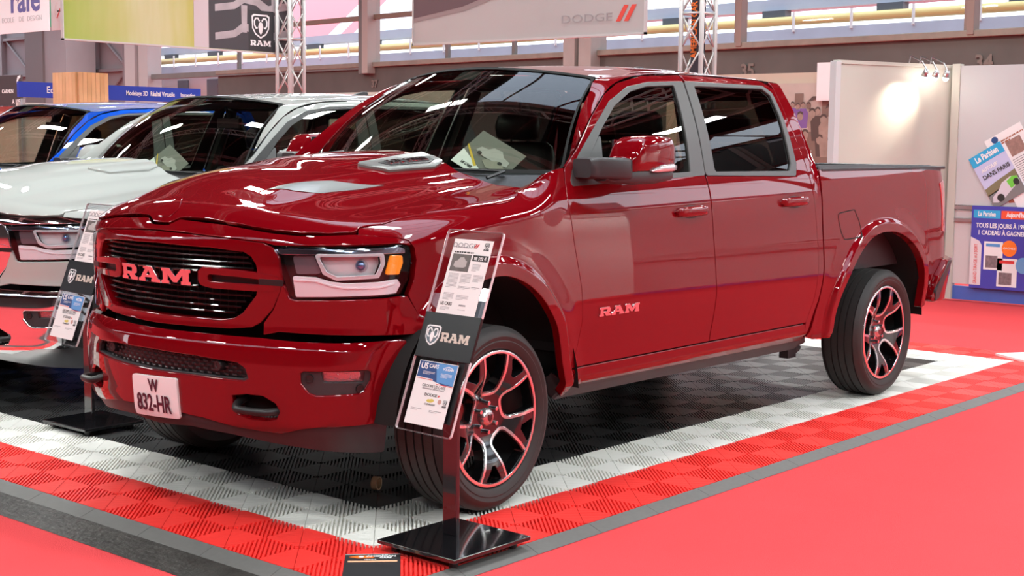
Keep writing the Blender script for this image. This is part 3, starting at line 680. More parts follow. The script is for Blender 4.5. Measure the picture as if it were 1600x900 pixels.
def make_wheel(root, X, side, steer=0., lat=.90):
    """side -1 = the flank towards Y<0. Local wheel axis: -Y is outward"""
    w = empty('wheel', (X, side*lat, WR), 0, root); w.rotation_euler = (0, 0, steer + (0 if side < 0 else PI))
    # tyre: tread with four grooves, rounded shoulders, sidewall with ribs
    R = WR; ri = .297; yo = -.132; yi = .132
    prof = [(ri-.004, yo+.022), (ri, yo+.014), (ri+.012, yo+.006), (ri+.030, yo), (ri+.034, yo+.002), (ri+.050, yo-.003), (ri+.066, yo+.002), (ri+.078, yo+.014), (R-.010, yo+.024)]
    tread = []; y = yo+.030; edges = [(-.098,-.090), (-.048,-.038), (-.002,.006), (.040,.050), (.088,.096)]
    prof.append((R-.005, yo+.031))
    for a, b in edges:
        prof += [(R - .001 - .05*abs(a)**2*4, a), (R-.011, a+.0012), (R-.011, b-.0012), (R - .001 - .05*abs(b)**2*4, b)]
    prof += [(R-.005, yi-.031), (R-.010, yi-.024), (ri+.078, yi-.014), (ri+.05, yi), (ri+.02, yi-.004), (ri, yi-.014), (ri-.004, yi-.022)]
    q = MB(); q.lathe(prof, 96); q.build('tyre', M_TYRE, w, auto=.5)
    # barrel
    q = MB(); q.lathe([(ri+.003, yo+.030), (ri-.006, yo+.024), (ri-.014, yo+.034), (ri-.018, 0), (ri-.030, .06), (ri-.02, yi-.03), (ri, yi-.02)], 64); q.build('rim_barrel', M_SATIN, w, auto=.6)
    # face: dished sheet with five windows and five small wedges
    rf = .281
    def face(u, v):
        u = np.atleast_1d(u); v = np.atleast_1d(v); r = np.hypot(u, v)
        y = yo + .018 + .050*sstep(.25, .05, r) + .004*np.cos(5*(np.arctan2(v, u)-PI/2))*sstep(.05, .2, r)
        return np.stack([u, y, v], -1)
    circ = [(rf*math.cos(2*PI*k/80), rf*math.sin(2*PI*k/80)) for k in range(80)]
    A0 = math.radians(89); holes = []; bands = []; wed = []
    def rot(P, a): c, s = math.cos(a), math.sin(a); return [(x*c - y*s, x*s + y*c) for x, y in P]
    # window drawn along +x, outer end towards the lip
    uu = [(.276,-.083),(.200,-.071),(.132,-.060),(.118,-.056),(.106,-.047),(.100,-.034),(.098,-.015),(.098,.015),(.100,.034),(.106,.047),(.118,.056),(.132,.060),(.200,.071),(.276,.083)]
    win = [(.268,-.072),(.200,-.062),(.134,-.051),(.118,-.044),(.110,-.030),(.108,0),(.110,.030),(.118,.044),(.134,.051),(.200,.062),(.268,.072),(.2745,.035),(.276,0),(.2745,-.035)]
    wedge = roundpoly([(.200,-.010),(.258,-.052),(.270,-.045),(.2745,-.02),(.2745,.02),(.270,.045),(.258,.052),(.200,.010)], .006)
    for k in range(5):
        a = A0 + 2*PI*k/5; holes.append(rot(win, a)); holes.append(rot(wedge, a + PI/5)); bands.append(rot(uu, a))
    panel('rim', face, circ, M_BLACK, w, res=.02, holes=holes, flange=.0, hflange=.055, step=.012, roll=.003, flip=1)
    for b in bands:
        panel('machined_edge', face, stroke(b, .011), M_MACH, w, res=.05, off=.0025, flange=.004, step=.012, roll=.001)
    q = MB(); q.lathe([(.274, yo+.016), (.2755, yo+.0125), (.286, yo+.0115), (.289, yo+.013), (.291, yo+.020)], 96); q.build('rim_ring', M_MACH, w, auto=.9)
    q = MB(); q.lathe([(.0, yo+.044), (.024, yo+.045), (.034, yo+.050), (.039, yo+.060), (.040, yo+.09)], 32); q.build('centre_cap', mat('cap_metal', (.60,.58,.58), .25, metal=1), w, auto=1.2)
    fn = plane_fn(frame((0, yo+.0435, 0), (1, 0, 0), (0, 0, 1)))
    panel('cap_emblem', fn, [(-.016,.012),(-.006,.016),(0,.006),(.006,.016),(.016,.012),(.014,-.006),(.005,-.012),(0,-.02),(-.005,-.012),(-.014,-.006)], M_BLACK, w, res=.05, flange=.001, off=.001, step=.01, roll=.0004)
    for k in range(6):
        a = PI/6 + PI/3*k; x, z = .062*math.cos(a), .062*math.sin(a); q = MB()
        M = Matrix.Translation((x, yo+.048, z)) @ Matrix.Rotation(PI/2, 4, 'X')
        q.prism([(.0105*math.cos(PI/3*j), .0105*math.sin(PI/3*j)) for j in range(6)], -.04, 0, M)
        q.build('lug_nut', M_CHROME, w, bevel=.002)
    q = MB(); q.lathe([(.04, .0), (.175, .0), (.175, .028), (.04, .028)], 48); q.build('brake_disc', mat('brake_steel', (.22,.21,.20), .35, metal=1), w, auto=.5)
    q = MB(); q.prism([(-.175,-.06),(-.115,-.075),(-.10,0),(-.115,.075),(-.175,.06),(-.19,0)], .035, -.03, Matrix.Rotation(PI/2, 4, 'X')); q.build('brake_caliper', mat('caliper_red', (.28,.02,.02), .4), w, bevel=.006)
    return w

def seat(root, X, Y, rear=False):
    s = empty('seat', (X, Y, 0), 0, root); w = .27 if not rear else .32
    def pad(name, secs, hw, m=M_LEATHER, parent=s):
        V = []; n = 12
        for (x, z, th, k) in secs:
            for j in range(n):
                a = 2*PI*j/n; c, sn = math.cos(a), math.sin(a); f = lambda t: math.copysign(abs(t)**.45, t)
                V.append((x + th*f(sn)*.5, hw*k*f(c), z))
        fs = [(i*n+j, i*n+(j+1) % n, (i+1)*n+(j+1) % n, (i+1)*n+j) for i in range(len(secs)-1) for j in range(n)]
        fs += [tuple(range(n))[::-1], tuple(range((len(secs)-1)*n, len(secs)*n))]
        return mesh_obj(name, V, fs, m, parent, smooth=True)
    pad('backrest', [(0,.95,.14,.8),(.02,1.0,.18,1),(.08,1.25,.17,1),(.14,1.45,.13,.93),(.155,1.52,.10,.82),(.16,1.545,.05,.7)], w)
    pad('headrest', [(.135,1.555,.05,.42),(.13,1.57,.10,.5),(.125,1.63,.12,.52),(.13,1.69,.10,.48),(.135,1.715,.05,.38)], w)
    q = MB()
    for sg in (-1, 1): q.tube([(.15, sg*.06, 1.52), (.14, sg*.06, 1.58)], .007)
    q.build('headrest_post', M_CHROME, s)
    V = []
    box('cushion', (-.50, -w, .82), (.02, w, .97), M_LEATHER, s, bevel=.05)
    return s

def build_pickup(root, P):
    """P = body paint"""
    near_far = (False, True)
    # --- bonnet
    fs = [(s, h+.003) for s, h in HOODLINE]; pts = body(*np.array(fs).T); edge = [(p[0], p[1]) for p in pts]
    edge = edge + [(.436,-.83),(.425,-.75),(.41,-.5),(.40,-.25),(.40,0)]
    poly = edge + [(x, -y) for x, y in edge[::-1] if abs(y) > 1e-4]
    fix = []
    for q in poly:
        if not fix or math.hypot(q[0]-fix[-1][0], q[1]-fix[-1][1]) > .006: fix.append(q)
    hd = panel('bonnet', hood, fix, P, root, res=.022, flange=.02, step=.018, roll=.003, flip=1 if True else -1)
    for sg in (-1, 1):
        v = [(-.606,-.345),(-.50,-.368),(-.315,-.412),(-.098,-.501),(-.25,-.497),(-.436,-.466),(-.53,-.42)]
        v = [(x, y*(1 if sg < 0 else -1)) for x, y in v]; v = v if sg < 0 else v[::-1]
        panel('bonnet_decal', hood, v, M_DECAL, hd, res=.03, off=.0025, flange=.001, step=.02, roll=.0005)
        # sloping side scoop: satin bezel with the black badge panel
        v = [(-.06,-.29),(-.035,-.36),(.02,-.408),(.30,-.420),(.385,-.39),(.42,-.30),(.395,-.255),(.25,-.262)]
        v = [(x, y*(1 if sg < 0 else -1)) for x, y in v]; v = v if sg < 0 else v[::-1]
        panel('bonnet_vent', hood, v, M_DECAL, hd, res=.03, off=.016, flange=.022, step=.015, roll=.006, rc=.02)
        v = [(.02,-.335),(.055,-.385),(.29,-.398),(.345,-.375),(.355,-.335),(.33,-.318)]
        v = [(x, y*(1 if sg < 0 else -1)) for x, y in v]; v = v if sg < 0 else v[::-1]
        panel('vent_insert', hood, v, M_SATIN, hd, res=.03, off=.0185, flange=.003, step=.015, roll=.001, rc=.01)
        if P is M_RED:
            O = hood(.185, sg*.36)[0]; O2 = hood(.285, sg*.36)[0]; U = Vector(O2-O); 
            nrm = mapn(hood, [(.185, sg*.36)])[1][0]; vv = Vector(nrm).cross(U)
            if sg > 0: U = -U; vv = -vv
            lettering('engine_badge', '5.7L HEMI', .062, frame(Vector(O)+Vector(nrm)*.0205, U, vv), M_CHROME, hd, ext=.003, bold=.002, sx=.95)
    panel('bonnet_peak', hood, [(-.862,-.038),(-.835,-.060),(-.765,0),(-.835,.060),(-.862,.038)], P, hd, res=.03, off=.004, flange=.005, roll=.002, step=.012, rc=.008)
    # --- strip over the grille, surround, bars
    panel('header_panel', body, both(HEADER), P, root, off=.003, res=.02, flange=.02, step=.015, roll=.004)
    gs = panel('grille_surround', body, both(SUR_OUT), P, root, res=.02, holes=[both(SUR_IN)], flange=.02, hflange=.05, step=.015, roll=.008, off=-.001)
    panel('grille_backing', body, both([(s*1.02, (h-.98)*1.05+.98) for s, h in SUR_IN]), M_DARK, root, res=.05, off=-.075, flange=0)
    F = off_fn(body, -.022)
    bars = [(.862,.42),(.886,.45),(.910,.475),(.934,.50),(1.042,.515),(1.064,.505),(1.086,.49),(1.106,.46),(.958,.24),(1.022,.24)]
    for z, hw in bars:
        s = np.linspace(-hw, hw, 41); zz = np.full(41, z); p = F(s, zz); q = MB()
        V = []
        for i in range(41):
            for dx, dz in ((0,.0045),(-.004,.0),(0,-.0045),(.03,-.003),(.03,.003)): V.append((p[i,0]+dx, p[i,1], p[i,2]+dz))
        q.add(V, [(i*5+k, i*5+(k+1) % 5, (i+1)*5+(k+1) % 5, (i+1)*5+k) for i in range(40) for k in range(5)])
        q.build('grille_bar', M_BLACK, root, auto=.6)
    q = MB()
    for s in np.linspace(-.48, .48, 25):
        top = 1.12; bot = .85 if abs(s) < .42 else .90
        a = off_fn(body, -.04)([s], [bot])[0]; b = off_fn(body, -.04)([s], [top])[0]; q.tube([a-[-.012,0,0], b-[-.012,0,0]], .002, 4)
    q.build('grille_dividers', M_SATIN, root, kind='stuff')
    for mir in near_far:
        cb = [(.262,.985),(.275,.968),(.330,.960),(.60,.958),(.633,.975),(.633,1.012),(.60,1.022),(.45,1.034),(.285,1.040),(.262,1.025)]
        sl = [(.305,.988),(.320,.982),(.56,.980),(.56,1.005),(.45,1.012),(.315,1.016),(.303,1.008)]
        panel('grille_crossbar', body, cb, P, root, res=.02, holes=[sl], flange=.03, hflange=.03, off=.002, rc=.012, hrc=.006, step=.012, roll=.006, mirror=mir)
        panel('crossbar_inlay', body, [(.548,.984),(.628,.982),(.650,.982),(.650,1.003),(.628,1.005),(.548,1.006)], M_SATIN, root, res=.03, off=.0035, flange=.003, step=.02, mirror=mir, roll=.001)
        panel('crossbar_slot', body, sl, M_SATIN, root, res=.03, off=-.028, flange=0, mirror=mir)
    bd = empty('grille_badge', (0, 0, 0), 0, root)
    MS = M_CHROME
    ram_word(lambda u, v: off_fn(body, -.006)(u, v), 0, .996, .062, .452, MS, bd, off=.014)
    # --- flanks
    for mir in near_far:
        ex = lambda A, cx, cz: [(s + dx*k, h + dz*k) for s, h in A for L in [math.hypot(s-cx, h-cz)] for dx, dz in [((s-cx)/L, (h-cz)/L)] for k in (.012,.024,.036,.046,.054,.062,.070,.078,.088,.10,.115)]
        panel('front_fender', body, FENDER, P, root, extra=ex(ARCF, 1.68, .55), res=.024, flange=.04, step=.014, mirror=mir)
        panel('fascia_panel', body, FASCIA, P, root, res=.03, flange=.02, step=.016, roll=.008, mirror=mir)
        hl = empty('headlamp', (0, 0, 0), 0, root); sg = 1 if not mir else -1
        panel('lamp_bowl', body, HEADL, M_SATIN, hl, res=.05, off=-.070, flange=-.055, mirror=mir, roll=0)
        panel('lamp_lens', body, HEADL, M_LENS, hl, res=.03, off=-.004, flange=.004, rc=.008, mirror=mir, roll=.003)
        kw = dict(mirror=mir, step=.012)
        panel('chrome_trim', body, [(.606,1.124),(.95,1.133),(1.125,1.136),(1.155,1.122),(1.155,1.108),(.97,1.108),(.625,1.106)], mat('lamp_blue_chrome', (.55,.60,.72), .12, metal=1), hl, res=.04, off=-.022, flange=.012, **kw)
        panel('reflector', body, [(.783,1.100),(1.045,1.100),(1.050,1.07),(1.028,1.024),(.86,1.016),(.818,1.036)], mat('lamp_reflector', (.78,.78,.80), .30, metal=.1), hl, res=.03, off=-.052, flange=-.035, rc=.012, roll=0, **kw)
        panel('reflector_frame', body, [(.772,1.108),(1.058,1.108),(1.063,1.07),(1.036,1.014),(.86,1.006),(.806,1.030)], mat('lamp_frame', (.70,.70,.72), .25, metal=.3), hl, res=.04, holes=[[(.785,1.099),(1.043,1.099),(1.047,1.07),(1.026,1.026),(.862,1.018),(.820,1.037)]], off=-.018, flange=.006, rc=.01, **kw)
        o = off_fn(body, -.034)([sg*.965], [1.062])[0]; q = MB(); q.ball(o, .026, 16); q.build('projector', M_LENS, hl, smooth=True)
        o = off_fn(body, -.050)([sg*.965], [1.062])[0]; q = MB(); q.ball(o, .020, 12); q.build('projector_bulb', mat('bulb_blue', (.25,.35,.6), .1, metal=.8), hl, smooth=True)
        panel('side_bezel', body, [(.672,1.100),(.762,1.102),(.795,1.030),(.690,1.026)], mat('lamp_grey', (.16,.14,.16), .3, metal=.3), hl, res=.04, off=-.040, flange=.01, rc=.012, **kw)
        panel('turn_signal', body, [(1.088,1.098),(1.140,1.096),(1.142,1.07),(1.124,1.026),(1.066,1.027)], M_AMBER, hl, res=.03, off=-.016, flange=.012, rc=.006, **kw)
        panel('light_guide', body, [(.684,1.018),(.775,1.015),(.835,.999),(.891,.992),(1.03,.995),(1.115,1.004),(1.128,.985),(1.108,.953),(1.05,.948),(.695,.939)], mat('light_guide', (.80,.75,.78), .25, coat=.6), hl, res=.03, off=-.014, flange=.015, rc=.006, **kw)
        q = stroke([(.69,1.006),(.78,1.003),(.84,.985),(.90,.975),(1.04,.976),(1.10,.990)], .006)
        panel('light_pipe', body, q, mat('pipe_white', (.88,.86,.88), .2, coat=.6), hl, res=.05, off=-.010, flange=.004, roll=.001, **kw)
        # doors
        d = panel('front_door', body, FD, P, root, res=.03, flange=.02, step=.018, mirror=mir)
        panel('window_trim', body, FT, M_TRIM, d, res=.03, holes=[FG], flange=.01, hflange=.012, off=.002, rc=.012, mirror=mir)
        panel('window_glass', body, [(u, v) for u, v in FG], M_GLASS, d, res=.05, off=-.010, flange=0, mirror=mir)
        sail = [(2.275,1.386),(2.46,1.390),(2.515,1.585),(2.36,1.462)]
        panel('mirror_sail', body, sail, M_TRIM, d, res=.04, off=-.002, flange=.01, rc=.008, mirror=mir)
        r = panel('rear_door', body, RD, P, root, res=.03, flange=.02, step=.018, mirror=mir)
        panel('window_trim', body, RT_, M_TRIM, r, res=.03, holes=[RG], flange=.01, hflange=.012, off=.002, rc=.02, mirror=mir)
        panel('window_glass', body, RG, M_PRIV, r, res=.05, off=-.010, flange=0, mirror=mir)
        for dr, s0, s1, z0, z1 in ((d, 2.985, 3.283, 1.207, 1.211), (r, 4.035, 4.345, 1.228, 1.231)):
            n = 15; ss = np.linspace(s0, s1, n); zz = np.linspace(z0, z1, n); V = []
            cup = [((s0+s1)/2 + .085*math.cos(a), (z0+z1)/2 + .034*math.sin(a)) for a in np.linspace(0, 2*PI, 24, endpoint=False)]
            panel('handle_cup_shade', body, cup, mat('recess_shade_red', tuple(c*.35 for c in RED), .4) if P is M_RED else M_SATIN, dr, res=.04, off=.0008, flange=0, mirror=mir)  # flat oval in darkened body paint, shade of the hollow painted on
            for i in range(n):
                t = abs(2*i/(n-1)-1); rr = .023*(1-t**6)**.5 + .002; lift = .030*(1-t**5) + .002
                p = off_fn(body, lift)([sg*ss[i]], [zz[i]])[0]; 
                for k in range(12):
                    a = 2*PI*k/12; V.append((p[0], p[1] + (-sg)*.011*math.cos(a)*(1-t**8)**.5, p[2] + rr*math.sin(a)))
            q = MB(); q.add(V, [(i*12+k, i*12+(k+1) % 12, (i+1)*12+(k+1) % 12, (i+1)*12+k) for i in range(n-1) for k in range(12)] + [tuple(range(12)), tuple(range((n-1)*12, n*12))])
            q.build('door_handle', P, dr, smooth=True)
        if not mir or True:
            b = empty('door_badge', (0, 0, 0), 0, d)
            ram_word(lambda u, v: off_fn(body, .0)(u, v), (2.508 if not mir else -2.508), .776, .040, .315, M_CHROME, b, off=.006)
        panel('cab_corner', body, CORNER, P, root, res=.03, flange=.02, step=.018, mirror=mir)
        bs = panel('bed_side', body, BED, P, root, extra=ex(ARCR, 5.29, .55), res=.024, flange=.05, step=.014, mirror=mir)
        panel('bed_rail', body, [(4.53,1.404),(5.8,1.398),(6.15,1.388),(6.28,1.382),(6.28,1.405),(6.15,1.412),(5.2,1.425),(4.53,1.428)], M_GREY, bs, res=.05, off=.003, flange=.06, mirror=mir, roll=.008)
        if not mir:
            fu = roundpoly([(4.705,1.148),(4.925,1.165),(4.975,1.10),(4.985,1.03),(4.955,1.0),(4.785,.992),(4.745,1.04)], .03)
            A, B = stroke(fu, .006, closed=True)
            panel('fuel_door_gap', body, A if True else B, M_DARK, bs, res=.04, holes=[B], off=.0012, flange=0, step=.02)
        tl = [(6.195,1.30),(6.30,1.315),(6.40,1.31),(6.40,.99),(6.29,.975),(6.215,.985),(6.235,1.10)]
        panel('tail_lamp', body, tl, M_REDLENS, root, res=.03, off=.006, flange=.02, rc=.012, mirror=mir)
        panel('rear_bumper', body, [(6.055,.53),(6.11,.69),(6.21,.79),(6.40,.80),(6.9,.80),(7.2,.80),(7.2,.55),(6.5,.53)], P if P is M_RED else M_CHROME, root, res=.04, off=.05, flange=.08, rc=.02, mirror=mir, roll=.015)
        panel('bumper_step_pad', body, [(6.07,.60),(6.115,.69),(6.205,.785),(6.27,.79),(6.19,.69),(6.14,.55),(6.08,.535)], M_GREY, root, res=.04, off=.056, flange=.02, mirror=mir)
        rk = panel('rocker_panel', body, [(2.185,.445),(4.42,.428),(4.395,.522),(2.192,.522)], P, root, res=.04, flange=.05, mirror=mir, roll=.008)
        panel('side_step', body, [(2.178,.372),(4.46,.360),(4.49,.40),(4.47,.432),(2.18,.440)], M_GREY, root, res=.04, flange=.10, off=-.012, mirror=mir, roll=.012, rc=.01)
        # door mirror, folded back along the door
        mr = empty('door_mirror', (0, 0, 0), 0, root); Y = lambda v: (-sg)*v
        def loft(name, secs, m, n=24):
            V = []
            for (x, y0, y1, z0, z1, e) in secs:
                for k in range(n):
                    a = 2*PI*k/n; c, s_ = math.cos(a), math.sin(a); f = lambda t: math.copysign(abs(t)**e, t)
                    V.append((x, Y((y0+y1)/2 + (y1-y0)/2*f(c)), (z0+z1)/2 + (z1-z0)/2*f(s_)))
            N = len(secs); fs = [(i*n+k, i*n+(k+1) % n, (i+1)*n+(k+1) % n, (i+1)*n+k) for i in range(N-1) for k in range(n)] + [tuple(range(n)), tuple(range((N-1)*n, N*n))]
            o = mesh_obj(name, V, fs if sg < 0 else [f[::-1] for f in fs], m, mr, smooth=True); o.data.polygons[len(fs)-1].use_smooth = False; o.data.polygons[len(fs)-2].use_smooth = False; return o
        loft('mirror_arm', [(.665,.93,1.03,1.390,1.474,.3),(.68,.93,1.075,1.386,1.478,.3),(.72,.93,1.135,1.382,1.480,.3),(.78,.93,1.160,1.380,1.480,.3),(.80,.95,1.160,1.381,1.479,.3)], M_GREY)
        loft('mirror_base', [(.70,1.02,1.09,1.375,1.40,.7),(.76,.99,1.14,1.362,1.425,.55),(.85,.99,1.165,1.358,1.435,.5),(1.00,1.00,1.172,1.360,1.435,.5),(1.12,1.01,1.165,1.372,1.430,.6),(1.155,1.03,1.14,1.395,1.425,.8)], M_GREY)
        loft('mirror_cap', [(.800,1.04,1.13,1.425,1.475,.8),(.806,1.02,1.165,1.412,1.490,.6),(.84,1.01,1.178,1.410,1.545,.55),(.875,1.01,1.182,1.410,1.572,.5),(1.00,1.01,1.184,1.410,1.582,.45),(1.10,1.015,1.178,1.412,1.578,.5),(1.145,1.03,1.160,1.420,1.555,.6),(1.162,1.06,1.13,1.45,1.52,.8)], P)
        loft('mirror_turn_lamp', [(.925,1.10,1.178,1.418,1.424,.7),(.955,1.10,1.190,1.412,1.436,.6),(1.00,1.08,1.192,1.411,1.452,.55),(1.10,1.07,1.186,1.413,1.456,.55),(1.148,1.06,1.168,1.418,1.452,.6),(1.160,1.08,1.14,1.425,1.445,.8)], mat('clear_lamp', (.65,.62,.64), .12, metal=.5, coat=1))
        box('mirror_glass', (.86, min(Y(1.002),Y(1.012)), 1.43), (1.13, max(Y(1.002),Y(1.012)), 1.56), M_CHROME, mr)
        # inner wheel wells
        for wx, r in ((.07,.60),(3.74,.655)):
            n = 24; ys = [Y(.985), Y(.93), Y(.60)]; Pp = np.zeros((n+1, 3, 3))
            for i in range(n+1):
                a = .06 + (PI-.12)*i/n
                for j, y in enumerate(ys): 
                    rr = r*(1.0 if j else .985); Pp[i, j] = (wx + rr*math.cos(a), y, min(.405 + rr*math.sin(a), 1.10))
            grid_obj('wheel_liner', Pp, M_DARK, root, smooth=True)
            box('liner_wall', (wx-.55, min(Y(.59),Y(.60)), .52), (wx+.6, max(Y(.59),Y(.60)), 1.05), M_DARK, root)
    # --- roof, pillars, glass
    # stations along the door opening / screen edge
    Ost = [(1.925,1.378),(2.05,1.426),(2.172,1.437),(2.238,1.480),(2.484,1.672),(2.652,1.778),(2.80,1.839),(3.03,1.882),(3.416,1.903),(3.85,1.907),(4.20,1.906),(4.33,1.900),(4.44,1.893)]
    for mir in near_far:
        sg = -1 if not mir else 1
        O = body(np.array([(-s if mir else s) for s, h in Ost]), np.array([h for s, h in Ost]))
        I = [hood(.445, sg*.80)[0] - [0, 0, .004]] + [shield(sg*v, t)[0] for v, t in ((.985,0.),(1.0,.05),(1.0,.15),(1.0,.52),(1.0,.78),(1.0,.985))] + [roofz(x, sg*.645)[0] for x in (1.50,1.88,2.29,2.60,2.74,2.84)]
        O = resample_t(O, 90); I = resample_t(np.array(I), 90); k = 11; G = np.zeros((90, k, 3))
        for i in range(90):
            mid = (O[i]+I[i])/2; w = O[i]-I[i]; L = np.linalg.norm(w); up = np.array([-.35, 0, .5]) if i < 48 else np.array([0, 0, 1.])
            bow = (np.array([0, sg*.6, .0]) + up*.6)*min(.028, L*.16)
            for j in range(k):
                t = j/(k-1); G[i, j] = I[i]*(1-t)**2 + 2*t*(1-t)*(mid+bow) + O[i]*t*t
        grid_obj('roof_pillar', G, P, root, flip=(sg > 0))
    xs = np.linspace(0, 1, 40); ys = np.linspace(-.66, .66, 34); G = np.zeros((40, 34, 3))
    for i, t in enumerate(xs):
        x = (1.06+.34*ys**2-.005)*(1-t) + 2.86*t; G[i] = roofz(x, ys)
    rp = grid_obj('roof', G, P, root)
    fin = MB(); V = []; 
    for (x, hw, z) in ((2.50,.0,.0),(2.56,.022,.0),(2.66,.030,.0),(2.72,.02,.0)): V += [(x,-hw,1.925),(x,hw,1.925)]
    fin.prism([(0,0),(.06,.032),(.15,.055),(.19,.055),(.21,0)], -.016, .016, frame((2.52, .12, 1.945), (1, 0, 0), (0, 0, 1)))
    fin.build('antenna_fin', M_GREY, root, bevel=.006)
    vs = np.linspace(-.985, .985, 40); ts = np.linspace(0.0, 1.0, 24)
    G = np.array([shield(vs, np.full(40, t)) for t in ts])
    ws = grid_obj('windscreen', G, M_SCREEN, root, flip=True)
    A = [(-.985,.0),(.985,.0),(.985,1.0),(-.985,1.0)]; B = [(-.972,.030),(.972,.030),(.972,.972),(-.972,.972)]
    panel('screen_frit', shield, A[::-1], M_DARK, ws, res=.2, holes=[B[::-1]], off=.004, flange=0, flip=-1, step=.05, hrc=.05)
    for v0, v1, t0, t1 in ((-.10,.10,.86,.99),):
        panel('sensor_patch', shield, [(v0,t0),(v1,t0),(v1,t1),(v0,t1)][::-1], M_DARK, ws, res=.2, off=-.006, flange=0, flip=-1, step=.05)
    # cowl below the glass
    yy = np.linspace(-.83, .83, 40); G = np.zeros((5, 40, 3))
    for i, t in enumerate(np.linspace(0, 1, 5)):
        a = hood(np.full(40, .425), yy) - [0, 0, .03]; b = shield(yy/.865, np.full(40, .03)); G[i] = a*(1-t) + b*t - np.array([0, 0, .012])
    grid_obj('cowl', G, M_SATIN, root)
    for y0, y1 in ((-.62, -.02), (.10, .66)):
        q = MB(); p = [shield(y/.865, .002 + .004*k)[0] + [-.012, 0, .010] for k, y in enumerate(np.linspace(y0, y1, 8))]; q.tube(p, .006, 6); q.tube([p[0], p[0] + [-.10, .02, -.03]], .008, 6); q.build('wiper', M_SATIN, root)
    # cab back wall with rear window
    def back(u, v):
        u = np.atleast_1d(u); v = np.atleast_1d(v); return np.stack([2.96 - .20*sstep(1.30, 1.95, v)*.8 - .05*u**2 - .04*np.clip(v-1.4, 0, 1), u, v], -1)
    panel('cab_back', back, [(-.93,.55),(.93,.55),(.93,1.38),(.76,1.82),(.66,1.885),(-.66,1.885),(-.76,1.82),(-.93,1.38)], P, root, res=.08, holes=[[(-.70,1.42),(.70,1.42),(.62,1.80),(-.62,1.80)]], flange=.02, rc=.04, step=.05)
    panel('rear_window', back, [(-.72,1.40),(.72,1.40),(.64,1.82),(-.64,1.82)], M_GLASS, root, res=.1, off=-.01, flange=0, step=.08)
    # bed: floor, headboard, tailgate
    box('bed_floor', (3.02, -.80, .78), (4.76, .80, .80), M_GREY, root)
    box('bed_front', (3.0, -.93, .70), (3.03, .93, 1.40), P, root, bevel=.006)
    for sg in (-1, 1): box('bed_wall', (3.0, min(sg*.83,sg*.85), .78), (4.76, max(sg*.83,sg*.85), 1.38), M_GREY, root); box('rail_cap', (2.99, min(sg*.82, sg*.955), 1.392), (4.74, max(sg*.82, sg*.955), 1.412), M_GREY, root, bevel=.006)
    tg = box('tailgate', (4.78, -.80, .80), (4.845, .80, 1.40), P, root, bevel=.015); box('tailgate_cap', (4.74, -.80, 1.395), (4.86, .80, 1.415), M_GREY, tg, bevel=.006)
    # --- front bumper
    HK2 = [(-s, h) for s, h in HOOK[::-1]]; FG2 = [(-s, h) for s, h in FOG[::-1]]
    bp = panel('front_bumper', body, both(BUMPER), P, root, res=.022, holes=[LOWG, FOG, FG2, HOOK, HK2], flange=.04, hflange=.035, step=.014, roll=.010, rc=.01, hrc=.008)
    vl = panel('lower_valance', body, both(VAL), M_GREY, root, res=.04, flange=.05, off=-.012, roll=.012, rc=.01)
    lg = panel('lower_grille', body, [(s*1.02, (h-.65)*1.1+.65) for s, h in LOWG], M_SATIN, bp, res=.04, off=-.040, flange=0)
    A = [(s, h) for s, h in LOWG]; B = [(s*.975, (h-.648)*.86+.650) for s, h in LOWG]
    panel('lower_grille_frame', body, A, M_GREY, bp, res=.05, holes=[B], off=-.012, flange=.02, step=.015, roll=.004, rc=.01)
    q = MB()
    for r_, z in enumerate((.620,.636,.652,.668,.684)):
        for s in np.arange(-.50 + .02*(r_ % 2), .50, .04):
            if abs(s) > .485 - abs(z-.645)*.6: continue
            p = off_fn(body, -.032)([s, s+.022], [z, z-.003]); d = np.array([-.006, 0, 0])
            q.add([p[0]+[0,0,.005], p[0]-[0,0,.004], p[1]-[0,0,.004], p[1]+[0,0,.005], (p[0]+p[1])/2+d], [(0,1,4),(1,2,4),(2,3,4),(3,0,4)])
    q.build('honeycomb', mat('honeycomb_black', (.03,.03,.032), .35), bp, kind='stuff')
    for s, z in ((-.32,.662),(.366,.655)):
        o, n = mapn(body, [(s, z)]); n = Vector(n[0]); M = frame(Vector(o[0]) - n*.012, Vector((0,-1,0)), Vector((0,0,1)))
        q = MB(); q.lathe([(0,.0),(.010,.0),(.011,-.002),(.019,-.002),(.021,.004),(.021,.03)], 20, M=M @ Matrix.Rotation(-PI/2, 4, 'X')); q.build('parking_sensor', M_SATIN, bp, auto=.5)
    for mir in near_far:
        sg = 1 if not mir else -1
        fb = panel('fog_bezel', body, FOG, M_GREY, bp, res=.025, off=-.016, flange=.01, holes=[[(.80,.656),(.978,.651),(.975,.604),(.808,.610)]], hflange=.03, rc=.01, mirror=mir, roll=.004)
        panel('fog_lamp', body, [(.80,.658),(.98,.653),(.978,.600),(.804,.606)], mat('fog_reflector', (.55,.42,.44), .12, metal=.9, bump=(60,.5)), fb, res=.03, off=-.042, flange=0, mirror=mir)
        panel('fog_glass', body, [(.80,.658),(.98,.653),(.978,.600),(.804,.606)], M_LENS, fb, res=.05, off=-.024, flange=0, mirror=mir)
        for s, z in ((.757,.626),(.955,.583)):
            o, n = mapn(body, [(sg*s, z)]); n = Vector(n[0]); q = MB()
            q.lathe([(0,-.0),(.011,.0),(.012,-.003),(.017,-.003),(.018,.004),(.018,.02)], 18, M=frame(Vector(o[0]) - n*.012, n.cross(Vector((0,0,1))), -n) ); q.build('parking_sensor', M_SATIN, bp, auto=.5)
        panel('hook_pocket', body, [(.42+(s-.42)*1.02, h) for s, h in HOOK], M_DARK, bp, res=.05, off=-.09, flange=0, mirror=mir)
